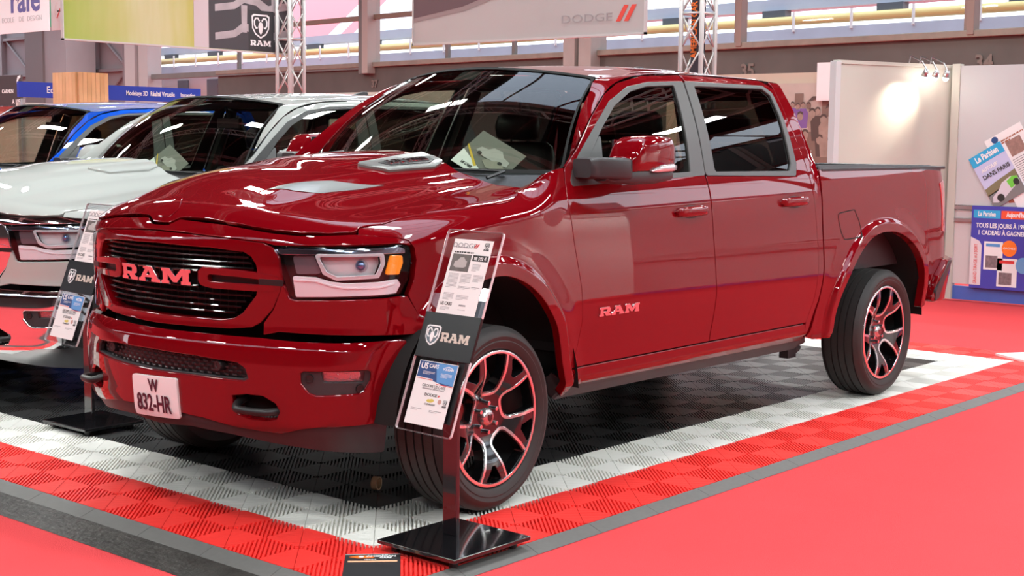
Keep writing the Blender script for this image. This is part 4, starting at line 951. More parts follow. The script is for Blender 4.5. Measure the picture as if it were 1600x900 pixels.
        q = MB(); path = [(.46,.520,-.08),(.455,.512,-.01),(.47,.503,.03),(.53,.500,.045),(.60,.497,.040),(.625,.492,.005),(.625,.488,-.08)]
        pp = [off_fn(body, o)([sg*s], [z])[0] for s, z, o in path]; q.tube(resample(pp, 24).tolist(), .0155, 8); q.build('tow_hook', M_SATIN, bp, smooth=True)
    pl = panel('number_plate', body, roundpoly([(-.103,.413),(.178,.425),(.172,.588),(-.102,.578)], .012), mat('plate_white', (.80,.78,.79), .35), bp, res=.03, off=.012, flange=.012, roll=.002)
    c0, n0 = mapn(body, [(.035, .5)]); a = Vector(body([-.09], [.5])[0]); b = Vector(body([.16], [.505])[0]); c0 = Vector(c0[0])
    U = (b-a).normalized(); c0 = (a+b)/2
    if P is M_RED:
        up = Vector(body([.035], [.58])[0]) - Vector(body([.035], [.42])[0]); nn = U.cross(up).normalized()
        M_PL = mat('plate_ink', (.06,.005,.02), .5)
        lettering('plate_letter', 'W', .072, frame(c0 + up*.27 + nn*.020 + U*.005, U, up), M_PL, pl, ext=.0008, bold=.0014, sx=.8)
        lettering('plate_number', '832-HR', .098, frame(c0 - up*.20 + nn*.020, U, up), M_PL, pl, ext=.0008, bold=.0016, sx=.70)
    # --- wheels, floor pan, cabin
    for X, st in ((.045, .06), (3.769, 0)):
        for sd in (-1, 1): make_wheel(root, X, sd, st, .893)
    q = MB(); q.box((-.55,-.55,.42), (4.6,.55,.62)); q.box((.75,-.90,.42), (2.95,.90,.60)); q.box((-.70,-.58,.46), (.7,.58,1.0)); q.build('underbody', M_DARK, root)
    q = MB(); q.tube([(3.769,-.75,.39),(3.769,.75,.39)], .045, 10); q.ball((3.769,0,.39), .13, 12); q.tube([(.045,-.72,.36),(.045,.72,.36)], .03, 8); q.build('axle', M_SATIN, root, smooth=True)
    q = MB(); q.tube([(3.22,-.62,.38),(3.30,-.66,.30)], .035, 8); q.box((3.16,-.68,.26), (3.26,-.62,.42)); q.build('shackle_bracket', M_GREY, root)
    cb = empty('cabin', (0, 0, 0), 0, root)
    box('floor_pan', (.62,-.88,.60), (2.92,.88,.64), M_CABIN, cb)
    G = np.zeros((6, 30, 3)); yy = np.linspace(-.82, .82, 30)
    for i, (x, z) in enumerate(((.50,1.36),(.66,1.375),(.86,1.36),(1.0,1.34),(1.07,1.28),(1.05,1.02))): G[i] = np.stack([x + .36*yy**2*(1 if i < 2 else .5), yy, z + 0*yy], -1)
    grid_obj('dashboard', G, mat('dash_plastic', (.030,.036,.034), .5), cb)
    box('console', (1.0,-.14,.64), (1.9,.14,1.02), M_CABIN, cb, bevel=.02)
    M = Matrix.Translation((1.14,-.42,1.20)) @ Matrix.Rotation(-1.1, 4, 'Y'); q = MB()
    q.tube([M @ Vector((.19*math.cos(a), .19*math.sin(a), 0)) for a in np.linspace(0, 2*PI, 32, endpoint=False)], .014, 8, closed=True)
    q.tube([M @ Vector((-.18,0,0)), M @ Vector((.18,0,0))], .016, 6); q.tube([M @ Vector((0,0,0)), M @ Vector((0,0,-.2))], .03, 6); q.build('steering_wheel', M_LEATHER, cb, smooth=True)
    for y in (-.42, .42): seat(cb, 1.78, y)
    for y in (-.45, .45): seat(cb, 2.62, y, True)
    q = MB(); q.box((1.26,-.12,1.70), (1.29,.12,1.77)); q.tube([(1.28,0,1.76),(1.24,0,1.85)], .012, 6); q.build('rear_view_mirror', M_SATIN, cb, bevel=.01)
    G = np.zeros((8, 10, 3)); yy = np.linspace(-.62, .62, 10)
    for i, x in enumerate(np.linspace(1.30, 2.80, 8)): G[i] = roofz(np.full(10, x), yy) - [0, 0, .05]
    grid_obj('headliner', G, mat('headliner', (.10,.095,.085), .9), cb)
    for sg in (-1, 1):
        q = MB(); q.add([(.75,sg*.90,.6),(2.92,sg*.90,.6),(2.92,sg*.90,1.36),(.75,sg*.90,1.36)], [(0,1,2,3)]); q.build('door_card', M_CABIN, cb)
        q = MB(); q.tube([(1.77,sg*.86,1.36),(1.86,sg*.70,1.84)], .04, 6); q.build('pillar_trim', M_CABIN, cb)
    return root
def resample_t(P, n):
    P = np.array(P, float); t = np.linspace(0, len(P)-1, n); k = np.arange(len(P)); return np.stack([spl(k, P[:, i], t) for i in range(3)], 1)

def truck_root(name, tx, ty, tw, label):
    c, s = math.cos(tw), math.sin(tw); o = empty(name, (tx - s*1.01, ty + c*1.01, 0), tw); return tag(o, label, 'pickup truck')
red = truck_root('pickup_truck', .262, -.390, .0165, 'shiny dark red pickup truck parked nearest, with W 832-HR plate')
build_pickup(red, M_RED)

def copy_truck(src, name, tx, ty, tw, dz, label, swap, skip=()):
    root = truck_root(name, tx, ty - 1.01, tw, label)
    def rec(o, par, drop):
        if o.name.split('.')[0] in skip: return
        c = o.copy(); link(c, par)
        if drop and o.name.split('.')[0] != 'wheel': c.location.z += dz
        if o.data:
            key = (o.name.split('.')[0])
            for i, sl in enumerate(c.material_slots):
                m = sl.material; n = swap.get(key, swap.get(m.name if m else '', None))
                if n is not None: sl.link = 'OBJECT'; sl.material = n
        for ch in o.children: rec(ch, c, False)
    for ch in list(src.children): rec(ch, root, True)
    return root
copy_truck(red, 'pickup_truck', .886, 3.70, .010, -.085, 'white pickup truck with chrome bumper, beyond the dark red pickup',
    {'red_paint': M_WHITE, 'recess_shade_red': M_SATIN, 'front_bumper': M_CHROME, 'grille_surround': M_CHROME, 'grille_crossbar': M_CHROME, 'fog_bezel': M_GREY, 'arch_lip': M_WHITE, 'bonnet_vent': M_WHITE, 'header_panel': M_CHROME, 'rear_bumper': M_CHROME, 'brake_caliper': M_SATIN, 'bumper_step_pad': M_GREY, 'window_trim': M_SATIN,'lower_valance': M_SILVER},
    ('engine_badge', 'vent_insert', 'bonnet_decal', 'plate_letter', 'plate_number', 'number_plate'))
copy_truck(red, 'pickup_truck', 1.51, 6.92, .0165, -.10, 'bright blue pickup truck behind the white one, only cab and bonnet edge visible',
    {'red_paint': M_BLUE, 'recess_shade_red': M_SATIN, 'brake_caliper': M_SATIN}, ('engine_badge', 'vent_insert', 'bonnet_decal', 'plate_letter', 'plate_number', 'number_plate', 'bonnet_vent'))
# ================================================================= booths, banners, trusses, stands
def board(name, O, U, V, w, h, th, m, parent=None, bevel=0, kind=None, origin='c'):
    """upright board: O = centre of the face, U = reading direction, V = up"""
    M = frame(O, U, V); q = MB(); q.box((-w/2, -h/2, -th), (w/2, h/2, 0), M); return q.build(name, m, parent, bevel=bevel, kind=kind), M
def at(M, x, y, z=.002): return M @ Matrix.Translation((x, y, z))
def patch(name, M, x0, y0, x1, y1, m, parent, z=.0015, th=.001):
    q = MB(); q.box((x0, y0, z-th), (x1, y1, z), M); return q.build(name, m, parent)
def poly_patch(name, M, P, m, parent, z=.0015, th=.001):
    q = MB(); a = sum(P[i][0]*P[(i+1) % len(P)][1] - P[(i+1) % len(P)][0]*P[i][1] for i in range(len(P))); P = P if a > 0 else P[::-1]
    q.prism(P, z-th, z, M); return q.build(name, m, parent)
def ell(cx, cy, rx, ry, n=24): return [(cx+rx*math.cos(2*PI*k/n), cy+ry*math.sin(2*PI*k/n)) for k in range(n)]
def text_lines(M, x, y, w, n, pitch, m, parent, name='text_line', h=None, z=.002):
    """lines of print too fine to read: short words with gaps, as printed bars"""
    q = MB(); h = h or pitch*.34
    for k in range(n):
        a = x; end = x + w*(1 if k < n-1 else .6)
        while a < end:
            l = random.uniform(.04, .12)*w; q.box((a, y-k*pitch-h, z-.0005), (min(a+l, end), y-k*pitch, z), M); a += l + w*.02
    return q.build(name, m, parent, kind='stuff')
M_TXT = mat('print_grey', (.25,.25,.27), .7); M_NAVY = mat('print_navy', (.02,.07,.22), .6); M_SKYB = mat('print_blue', (.10,.30,.62), .6)
M_STRIPE = mat('print_red', (.62,.03,.03), .6); M_ORANGE = mat('print_orange', (.90,.18,.02), .6); M_WPRINT = mat('print_white', (.85,.85,.86), .5)
def stripes(M, x, y, h, parent, z=.002, n='red_slash', m=None):
    for k in (0, 1):
        a = x + k*h*.62; poly_patch(n, M, [(a, y), (a+h*.36, y), (a+h*.98, y+h), (a+h*.62, y+h)], m or M_STRIPE, parent, z)
M_ACR_E = mat('acrylic_edge', (.75,.70,.72), .15, coat=.5)
def info_stand(x, y, base, P0, yaw, alpha, w, h, label, first):
    bx0, bx1, by0, by1 = base
    t = empty('info_stand', (x, y, 0), 0); tag(t, label, 'stand')
    L = lambda v: (v[0]-x, v[1]-y, v[2])
    q = MB(); q.box(L((bx0, by0, .028)), L((bx1, by1, .045))); q.build('base_plate', M_BLACK, t, bevel=.004)
    for fx, fy in ((bx0+.05, by0+.05), (bx1-.05, by0+.05), (bx0+.05, by1-.05), (bx1-.05, by1-.05)):
        q = MB(); q.lathe([(.0,.0),(.016,.0),(.018,.028),(0,.028)], 14, axis='z', M=Matrix.Translation(L((fx, fy, 0)))); q.build('foot', M_SATIN, t)
    q = MB(); q.box(L((x-.008, y-.036, .045)), L((x+.012, y+.036, .80)))
    q.build('post', mat('post_gloss', (.012,.010,.012), .10, coat=.8), t, bevel=.003)
    u = Vector((-math.sin(yaw), -math.cos(yaw), 0)); n0 = Vector((math.cos(yaw), -math.sin(yaw), 0)); v = Vector((0, 0, 1))*math.cos(alpha) + n0*math.sin(alpha)
    M = frame(Vector(L(P0)), u, v); wl, hl = w, h
    # upper and lower clear holders with rounded corners, dark middle plate
    def holder(y0, y1, nm):
        P = roundpoly([(-wl/2, y0), (wl/2, y0), (wl/2, y1), (-wl/2, y1)], .014, 5)
        q = MB(); q.prism(P, -.004, .004, M); o = q.build(nm, M_ACRYL, t)
        A, B = stroke(P, .004, closed=True); f = plane_fn(M)
        panel('holder_edge', f, A if sum(A[i-1][0]*A[i][1]-A[i][0]*A[i-1][1] for i in range(len(A))) > 0 else A[::-1], M_ACR_E, o, res=.1, holes=[B], off=.0045, flange=.009, step=.03, roll=.001)
        return o
    top, mid1, mid0, bot = h/2, h*.082, -h*.142, -h/2
    ho = holder(mid1-.01, top, 'sheet_holder'); hb = holder(bot, mid0+.012, 'sheet_holder')
    q = MB(); q.box((-wl/2, mid0, -.008), (wl/2, mid1, .006), M); dk = q.build('badge_plate', mat('badge_plate_black', (.010,.010,.011), .3, spec=.3), t, bevel=.002)
    q = MB(); q.box((-wl/2+.02, mid0, -.012), (wl/2-.03, bot+.05, -.006), M)
    # backing strip that carries the holders
    q = MB(); q.box((wl*.28, bot+.05, -.012), (wl*.40, top-.22, -.005), M); q.build('backing_strip', M_SATIN, t)
    f = plane_fn(M)
    ram_shield(plane_fn(at(M, 0, 0, .0065)), -wl*.27, (mid0+mid1)/2, h*.095, M_WPRINT, M_BLACK, dk)
    ram_word(plane_fn(at(M, 0, 0, .0065)), wl*.14, (mid0+mid1)/2-.003, h*.044, wl*.50, mat('badge_gold', (.62,.56,.48), .4), dk, name='badge_letter', off=.001)
    # upper sheet
    pw, ph = wl*.70, (top-mid1)*.90; cx = wl*.02; y1 = top - .035; y0 = y1 - ph
    s1 = patch('upper_sheet', M, cx-pw/2, y0, cx+pw/2, y1, M_PAPER, ho, z=.0052, th=.0006); Z = .0058
    A = lambda a, b: (cx - pw/2 + a*pw, y1 - b*ph)
    lettering('maker_word', 'DODGE', pw*.13, at(M, *A(.30,.085), Z), M_TXT, s1, ext=.0003, sx=1.35)
    stripes(M, A(.54,.11)[0], A(.54,.11)[1], ph*.055, s1, z=Z+.0005); ram_shield(plane_fn(at(M, 0, 0, Z)), *A(.86,.07), pw*.10, M_INK, M_PAPER, s1)
    lettering('maker_word', 'RAM', pw*.055, at(M, *A(.86,.125), Z), M_INK, s1, ext=.0003, bold=.0003, sx=1.2)
    text_lines(M, *A(.08,.105), pw*.6, 1, .01, M_TXT, s1, h=.003, z=Z); text_lines(M, *A(.08,.165), pw*.82, 1, .01, M_INK, s1, h=.006, z=Z)
    c = patch('photo_print', M, *A(.06,.43), *A(.54,.20), mat('photo_dark', (.12,.115,.11), .6, noise=(30,.6)), s1, z=Z)
    car = [A(a, b) for a, b in ((.14,.36),(.15,.30),(.22,.285),(.27,.245),(.36,.24),(.42,.28),(.46,.29),(.46,.36),(.40,.38),(.20,.38))]; poly_patch('car_print', M, car, mat('photo_pale', (.42,.41,.40), .6), s1, z=Z+.0004)
    patch('price_box', M, *A(.58,.28), *A(.97,.20), M_INK, s1, z=Z); lettering('price', '98 592 \u20ac', pw*.085, at(M, *A(.775,.245), Z+.0004), M_WPRINT, s1, ext=.0002, bold=.0003)
    for (a, b, wd, n) in ((.62,.32,.20,6),(.08,.46,.26,12),(.40,.46,.26,8),(.72,.46,.24,6),(.40,.62,.30,3),(.74,.62,.2,2),(.08,.72,.26,6),(.42,.74,.30,4),(.08,.91,.24,3),(.54,.925,.30,1)):
        text_lines(M, *A(a, b), pw*wd, n, ph*.0165, M_TXT, s1, z=Z)
    lettering('dealer_word', 'US CARS', pw*.085, at(M, *A(.21,.865), Z), M_INK, s1, ext=.0003, bold=.0003, sx=.9); text_lines(M, *A(.54,.86), pw*.28, 1, .01, M_TXT, s1, h=.006, z=Z)
    # lower sheet
    y1b = mid0 - .012; phb = (y1b - bot)*.90; y0b = y1b - phb; cxb = -wl*.02
    s2 = patch('lower_sheet', M, cxb-pw/2, y0b, cxb+pw/2, y1b, M_PAPER, hb, z=.0052, th=.0006); B = lambda a, b: (cxb - pw/2 + a*pw, y1b - b*phb)
    poly_patch('blue_header', M, [B(.02,.01),B(.98,.01),B(.98,.335),B(.72,.34),B(.56,.315),B(.46,.30),B(.44,.27),B(.20,.265),B(.02,.26)], M_NAVY, s2, z=Z)
    poly_patch('blue_header_light', M, [B(.44,.02),B(.98,.012),B(.98,.33),B(.56,.31),B(.50,.16)], M_SKYB, s2, z=Z+.0003)
    for a, b in ((.02,.44),(.56,.98)): poly_patch('header_line', M, [B(a,.275+(.06 if a > .3 else 0)),B(b,.285+(.06 if a > .3 else 0)),B(b,.295+(.06 if a > .3 else 0)),B(a,.285+(.06 if a > .3 else 0))], M_STRIPE, s2, z=Z)
    lettering('dealer_word', 'US', pw*.16, at(M, *B(.16,.085), Z+.0006), M_WPRINT, s2, ext=.0003, bold=.0007); lettering('dealer_word', 'CARS', pw*.10, at(M, *B(.40,.075), Z+.0006), M_WPRINT, s2, ext=.0003, bold=.0004)
    lettering('dealer_word', 'VULCAIN', pw*.062, at(M, *B(.78,.095), Z+.0006), M_WPRINT, s2, ext=.0003, bold=.0003)
    poly_patch('roof_logo', M, [B(.66,.075),B(.72,.055),B(.78,.045),B(.84,.055),B(.90,.075),B(.84,.066),B(.78,.058),B(.72,.066)], M_WPRINT, s2, z=Z+.0006)
    for a, b, wd, n in ((.16,.165,.30,3),(.62,.165,.28,4)): text_lines(M, *B(a, b), pw*wd, n, phb*.018, M_WPRINT, s2, z=Z+.0008)
    lettering('group_line', 'GROUPE US CARS', pw*.075, at(M, *B(.52,.385), Z), M_INK, s2, ext=.0003); lettering('group_line', 'Importateur officiel France', pw*.052, at(M, *B(.52,.425), Z), M_TXT, s2, ext=.0003)
    lettering('maker_word', 'DODGE', pw*.07, at(M, *B(.50,.52), Z), M_INK, s2, ext=.0003, bold=.0003, sx=1.3); stripes(M, *B(.68,.535), phb*.03, s2, z=Z+.0005)
    poly_patch('bow_tie_logo', M, [B(.42,.61),B(.46,.585),B(.52,.585),B(.53,.575),B(.58,.575),B(.62,.60),B(.58,.625),B(.54,.635),B(.47,.635)], mat('print_gold', (.62,.52,.10), .5), s2, z=Z)
    poly_patch('round_logo', M, ell(*B(.76,.60), pw*.045, pw*.045), mat('print_rose', (.55,.32,.28), .6), s2, z=Z); ram_shield(plane_fn(at(M, 0, 0, Z)), *B(.90,.60), pw*.08, M_TXT, M_PAPER, s2)
    lettering('maker_word', 'CHEVROLET', pw*.045, at(M, *B(.53,.665), Z), M_INK, s2, ext=.0003, sx=1.1); lettering('maker_word', 'RAM', pw*.05, at(M, *B(.90,.665), Z), M_INK, s2, ext=.0003, bold=.0003)
    text_lines(M, *B(.08,.75), pw*.28, 2, phb*.022, M_TXT, s2, z=Z); text_lines(M, *B(.56,.75), pw*.32, 2, phb*.022, M_TXT, s2, z=Z)
    return t
info_stand(-.194, -.610, (-.43, 0.0, -.85, -.45), (-.222, -.627, .836), .04, .359, .295, .789, 'black display stand with clear price sheets in front of the dark red pickup', True)
info_stand(.111, 2.321, (-.06, .30, 2.10, 2.50), (.075, 2.303, .831), .10, .349, .36, .761, 'black display stand with price sheets between the red and white pickups', False)

# flyer at the platform edge and leaflets behind the windscreens
fl = board('flyer', (-.585, -.585, .004), (.7071, -.7071, 0), (.7071, .7071, 0), .205, .29, .002, mat('flyer_black', (.035,.035,.038), .35))
o, M = fl; tag(o, 'small black flyer lying on the red tiles at the platform corner', 'flyer')
def flyer_print(o, M):
    w, h = .205, .29
    patch('flyer_border', M, -w/2, h/2-.003, w/2, h/2, M_WPRINT, o)
    poly_patch('orange_arrow', M, [(-.088,.108),(-.055,.124),(.0,.124),(.01,.11),(.0,.094),(-.055,.092)], M_ORANGE, o, z=.002)
    poly_patch('star_mark', M, ell(-.042,.108,.010,.009), M_WPRINT, o, z=.003)
    lettering('flyer_word', 'AMERICAN', .022, at(M, .032, .112, .003), M_WPRINT, o, ext=.0004, bold=.0012); lettering('flyer_word', 'CARS', .018, at(M, .048, .092, .003), M_WPRINT, o, ext=.0004, bold=.0010)
    lettering('flyer_word', 'by US', .010, at(M, .045, .130, .003), M_WPRINT, o, ext=.0004)
    text_lines(M, -.03, .074, .075, 1, .01, M_WPRINT, o, h=.006, z=.003); patch('orange_bar', M, -.09, .045, .092, .062, mat('print_peach', (.85,.42,.25), .6), o, z=.002)
flyer_print(o, M)
def leaflet(O, U, V, w, h, label):
    o, M = board('leaflet', O, U, V, w, h, .002, mat('leaflet_grey', (.20,.195,.18), .4)); tag(o, label, 'leaflet', 'dealer leaflets behind the windscreens')
    poly_patch('white_corner', M, [(-w/2,-h/2),(w/2*.9,-h/2),(-w/2,-h*.10)], M_WPRINT, o, z=.002); lettering('leaflet_word', 'US CARS', h*.085, at(M, -w*.22, -h*.39, .003), M_INK, o, ext=.0003, bold=.0010)
    poly_patch('yellow_line', M, [(-w*.5,h*.02),(-w*.5,h*.06),(-w*.05,-h*.30),(-w*.09,-h*.34)], mat('print_yellow', (.75,.50,.05), .5), o, z=.003)
    car = [(-.30,-.02),(-.26,.10),(-.12,.12),(-.05,.22),(.12,.24),(.22,.14),(.38,.10),(.40,-.02),(.28,-.06),(-.15,-.08)]
    poly_patch('car_print', M, [(a*w, b*h+h*.05) for a, b in car], mat('photo_pale', (.42,.41,.40), .6), o, z=.003)
    car2 = [(-.05,-.12),(0,-.04),(.12,-.02),(.18,.04),(.30,.02),(.42,-.06),(.42,-.16),(.1,-.22)]
    poly_patch('car_print', M, [(a*w, b*h) for a, b in car2], mat('photo_mid', (.30,.28,.24), .6), o, z=.004)
    for cx, cy in ((-.2,0),(.25,.02)): poly_patch('wheel_print', M, ell(cx*w, cy*h, w*.045, h*.04, 14), M_INK, o, z=.005)
    return o
def tw(tx, ty, a, p, dz=0): c, s = math.cos(a), math.sin(a); return Vector((tx + c*p[0] - s*p[1], ty + s*p[0] + c*p[1], p[2]+dz))
def shield_frame(tx, ty, a, v, t, roll, dz, lift=-.03):
    uv = [(v, t)]; p, n = mapn(shield, uv, -1); p = Vector(p[0]); n = Vector(n[0]); p = p + n*lift; c, s = math.cos(a), math.sin(a)
    R = lambda q: Vector((c*q.x - s*q.y, s*q.x + c*q.y, q.z)); n = R(n)
    side = Vector((-n.y, n.x, 0)).normalized()*(-1); up = side.cross(n)*(-1); 
    if up.z < 0: up = -up
    side = up.cross(n)*1.0
    ux = side*math.cos(roll) + up*math.sin(roll)
    return tw(tx, ty, a, p, dz), ux, n.cross(ux)
O, U, V = shield_frame(.262 - .0165*1.01*0, -.390+1.01, .0165, -.56, .150, -.55, 0, -.035); leaflet(O, U, V, .30, .22, 'dealer leaflet on the dashboard of the dark red pickup')
O, U, V = shield_frame(.886, 3.70, .010, -.30, .13, -.55, -.085, -.035); leaflet(O, U, V, .30, .22, 'dealer leaflet on the dashboard of the white pickup')
O, U, V = shield_frame(1.51, 6.92, .0165, .25, .13, -.35, -.10, -.035); leaflet(O, U, V, .34, .22, 'dealer leaflet on the dashboard of the blue pickup')

# trusses of the car stand
def truss(x, y, z0, z1, s, label, name='truss_post'):
    t = empty(name, (x, y, 0), 0); tag(t, label, 'truss'); h = s/2
    for sx, sy in ((-1,-1),(1,-1),(1,1),(-1,1)):
        q = MB(); q.tube([(sx*h, sy*h, z0), (sx*h, sy*h, z1)], .025, 12); q.build('chord', M_ALU, t, smooth=True)
    z = z0; k = 0; st = .36
    while z < z1 - .05:
        for (a, b) in (((-1,-1),(1,-1)),((1,-1),(1,1)),((1,1),(-1,1)),((-1,1),(-1,-1))):
            p = (a[0]*h, a[1]*h); r = (b[0]*h, b[1]*h); zz = min(z+st, z1)
            q = MB(); q.tube([(*p, z), (*r, zz)] if k % 2 == 0 else [(*p, zz), (*r, z)], .0085, 6); q.build('brace', M_ALU, t, smooth=True)
            if (a[0]+a[1]) != 0 or k % 2: 
                q = MB(); q.tube([(*r, z), (*p, zz)] if k % 2 == 0 else [(*r, zz), (*p, z)], .0085, 6); q.build('brace', M_ALU, t, smooth=True)
        if k % 4 == 0:
            for (a, b) in (((-1,-1),(1,-1)),((1,-1),(1,1)),((1,1),(-1,1)),((-1,1),(-1,-1))):
                q = MB(); q.tube([(a[0]*h, a[1]*h, z), (b[0]*h, b[1]*h, z)], .012, 6); q.build('cross_bar', M_ALU, t, smooth=True)
        z += st; k += 1
    return t
truss(8.30, 3.90, FZ, 5.2, .25, 'aluminium lattice truss with a banner inside, rising behind the dark red cab roof')
truss(8.45, 10.45, FZ, 5.2, .25, 'aluminium lattice truss behind the white cab roof, left of the long window post')
bn, M = board('truss_banner', (8.30, 3.90, 3.0), (0, -1, 0), (0, 0, 1), .17, 3.2, .004, mat('banner_black', (.035,.028,.040), .6)); tag(bn, 'narrow black banner with orange and white upright lettering inside the truss', 'banner')
Mr = M @ Matrix.Rotation(PI/2, 4, 'Z')
lettering('orange_word', 'AMERICAN CAR CITY', .10, at(Mr, -.20, .045, .004), M_ORANGE, bn, ext=.001, bold=.003, sx=.8); lettering('white_word', '\u2014 DEALERS / REVENDEURS \u2014', .062, at(Mr, -.02, -.045, .004), M_WPRINT, bn, ext=.001, bold=.0012)
# hanging banners
def meadow_mat():
    """flat print: blurred grass going from saturated green at the left to pale straw"""
    m = mat('banner_meadow', (.42,.47,.13), .6); t = m.node_tree; b = t.nodes['Principled BSDF']
    c = t.nodes.new('ShaderNodeTexCoord'); s = t.nodes.new('ShaderNodeSeparateXYZ'); n = t.nodes.new('ShaderNodeTexNoise'); n.inputs['Scale'].default_value = 2.2
    mp = t.nodes.new('ShaderNodeMapping'); mp.inputs['Scale'].default_value = (3, 1, .5); t.links.new(c.outputs['Object'], mp.inputs[0]); t.links.new(mp.outputs[0], n.inputs['Vector'])
    t.links.new(c.outputs['Object'], s.inputs[0]); a = t.nodes.new('ShaderNodeMapRange'); a.inputs[1].default_value = 5.16; a.inputs[2].default_value = 7.4; t.links.new(s.outputs['X'], a.inputs[0])
    k = t.nodes.new('ShaderNodeMath'); k.operation = 'MULTIPLY_ADD'; k.inputs[1].default_value = .35; t.links.new(n.outputs[0], k.inputs[0]); t.links.new(a.outputs[0], k.inputs[2])
    r = t.nodes.new('ShaderNodeValToRGB'); t.links.new(k.outputs[0], r.inputs[0]); t.links.new(r.outputs[0], b.inputs['Base Color'])
    e = r.color_ramp.elements; e[0].position = .15; e[0].color = (.36,.44,.07,1); e[1].position = 1.0; e[1].color = (.50,.48,.13,1)
    x = e.new(.48); x.color = (.50,.50,.17,1); x = e.new(.72); x.color = (.60,.57,.32,1)
    return m
M_BFR = mat('banner_frame', (.62,.58,.57), .4, metal=.3)
bb, M = board('hanging_banner', (8.22, 6.22, 3.45), (0, -1, 0), (0, 0, 1), 3.40, 1.52, .03, mat('banner_rose_grey', (.46,.41,.40), .55, noise=(.6,.12))); tag(bb, 'big pale banner with a carmaker name and red slashes hanging above the dark red roof', 'banner')
for n_, a in (('banner_edge', (-1.715,-.775,-.035,1.715,-.75,.012)), ('banner_edge', (-1.715,-.775,-.035,-1.70,.77,.012)), ('banner_edge', (1.70,-.775,-.035,1.715,.77,.012))):
    q = MB(); q.box((a[0],a[1],a[2]), (a[3],a[4],a[5]), M); q.build(n_, M_BFR, bb)
poly_patch('car_edge_blur', M, [(-1.69,.70),(.05,.70),(-.10,-.14),(-.30,-.26),(-.85,-.40),(-1.69,-.50)], mat('print_plum', (.30,.22,.22), .6), bb, z=.003)
poly_patch('dark_car_edge', M, [(-1.69,.71),(-.2,.71),(-.36,-.18),(-.45,-.24),(-.9,-.35),(-1.69,-.45)], mat('print_dark_plum', (.13,.075,.085), .6), bb, z=.004)
lettering('maker_word', 'DODGE', .125, at(M, .93, -.575, .003), mat('print_faint_grey', (.34,.30,.30), .5), bb, ext=.001, sx=1.6); stripes(M, 1.33, -.625, .17, bb, z=.004, m=mat('print_red_bright', (.72,.06,.04), .5))
gb, M = board('hanging_banner', (6.86, 10.62, 3.42), (1, 0, 0), (0, 0, 1), 3.40, 1.48, .03, meadow_mat()); tag(gb, 'long banner of a green field and wheel grille hanging at upper left', 'banner')
for a in ((-1.715,-.755,-.035,1.715,-.735,.012), (-1.715,-.755,-.035,-1.70,.74,.012)):
    q = MB(); q.box((a[0],a[1],a[2]), (a[3],a[4],a[5]), M); q.build('banner_edge', M_BFR, gb)
patch('white_gap', M, .15, -.73, .40, .74, mat('print_pink_grey', (.60,.52,.54), .6), gb, z=.003); patch('dark_grille', M, .38, -.73, 1.70, .74, mat('print_charcoal', (.055,.052,.060), .6), gb, z=.004)
M_GP = mat('print_grille_pale', (.42,.38,.40), .5, noise=(6,.3))
for yb in (-.62, -.26, .10, .46):
    poly_patch('grille_bar_print', M, [(.48,yb),(.80,yb+.05),(.95,yb+.14),(1.15,yb+.12),(1.30,yb+.02),(1.70,yb+.10),(1.70,yb+.20),(1.35,yb+.13),(1.18,yb+.22),(.92,yb+.24),(.78,yb+.14),(.48,yb+.09)], M_GP, gb, z=.005)
for xb, yb in ((.95,-.40),(1.5,-.5),(1.0,.0),(1.45,-.1),(.62,.25),(1.2,.35)): poly_patch('grille_web_print', M, [(xb-.04,yb-.1),(xb+.04,yb-.1),(xb+.05,yb+.25),(xb-.05,yb+.25)], M_GP, gb, z=.0056)
MK = mat('print_black', (.03,.03,.034), .5); patch('badge_panel', M, 1.02, -.72, 1.44, -.20, MK, gb, z=.006); ram_shield(plane_fn(at(M, 0, 0, .006)), 1.22, -.40, .30, M_WPRINT, MK, gb)
ram_word(plane_fn(at(M, 0, 0, .006)), 1.22, -.625, .07, .34, M_WPRINT, gb, name='badge_letter', off=.001)
rf, M = board('hanging_banner', (14.0, 27.2, 4.72), (0, -1, 0), (0, 0, 1), 3.5, 1.5, .02, mat('banner_white', (.74,.73,.76), .6)); tag(rf, 'white banner with violet lettering at the upper left corner', 'banner')
lettering('violet_word', 'rafe', .85, at(M, .72, .0, .004), mat('print_violet', (.10,.09,.30), .5), rf, ext=.002, bold=.02); [lettering('grey_word', t_, .17, at(M, x_, -.44, .004), mat('print_light_grey', (.48,.48,.50), .5), rf, ext=.002, sx=1.1) for t_, x_ in (('ECOLE', -.05), ('DE', .55), ('DESIGN', 1.13))]
gs_, M = board('wall_sign', (15.9, 28.60, 4.90), (0, -1, 0), (0, 0, 1), .18, 1.2, .03, mat('sign_green', (.02,.45,.22), .4)); tag(gs_, 'narrow green sign beside the white banner', 'sign')
ns, M = board('no_smoking_sign', (15.9, 27.95, 4.72), (0, -1, 0), (0, 0, 1), 1.06, 1.0, .03, mat('sign_white', (.72,.70,.70), .4)); tag(ns, 'white prohibition sign with a red ring next to the green sign', 'sign')
A, B = stroke(ell(-.12, -.03, .20, .24, 32), .045, closed=True); fns = plane_fn(M)
panel('red_ring', fns, A if sum(A[i-1][0]*A[i][1]-A[i][0]*A[i-1][1] for i in range(32)) > 0 else A[::-1], mat('sign_red', (.6,.04,.03), .4), ns, res=.5, holes=[B], off=.004, flange=.002, step=.1, roll=.001); poly_patch('red_bar', M, [(-.27,-.19),(-.235,-.215),(.03,.15),(-.005,.175)], mat('sign_red', (.6,.04,.03), .4), ns, z=.004); poly_patch('cigarette_mark', M, [(-.24,-.05),(.0,-.05),(.0,-.01),(-.24,-.01)], M_INK, ns, z=.003)

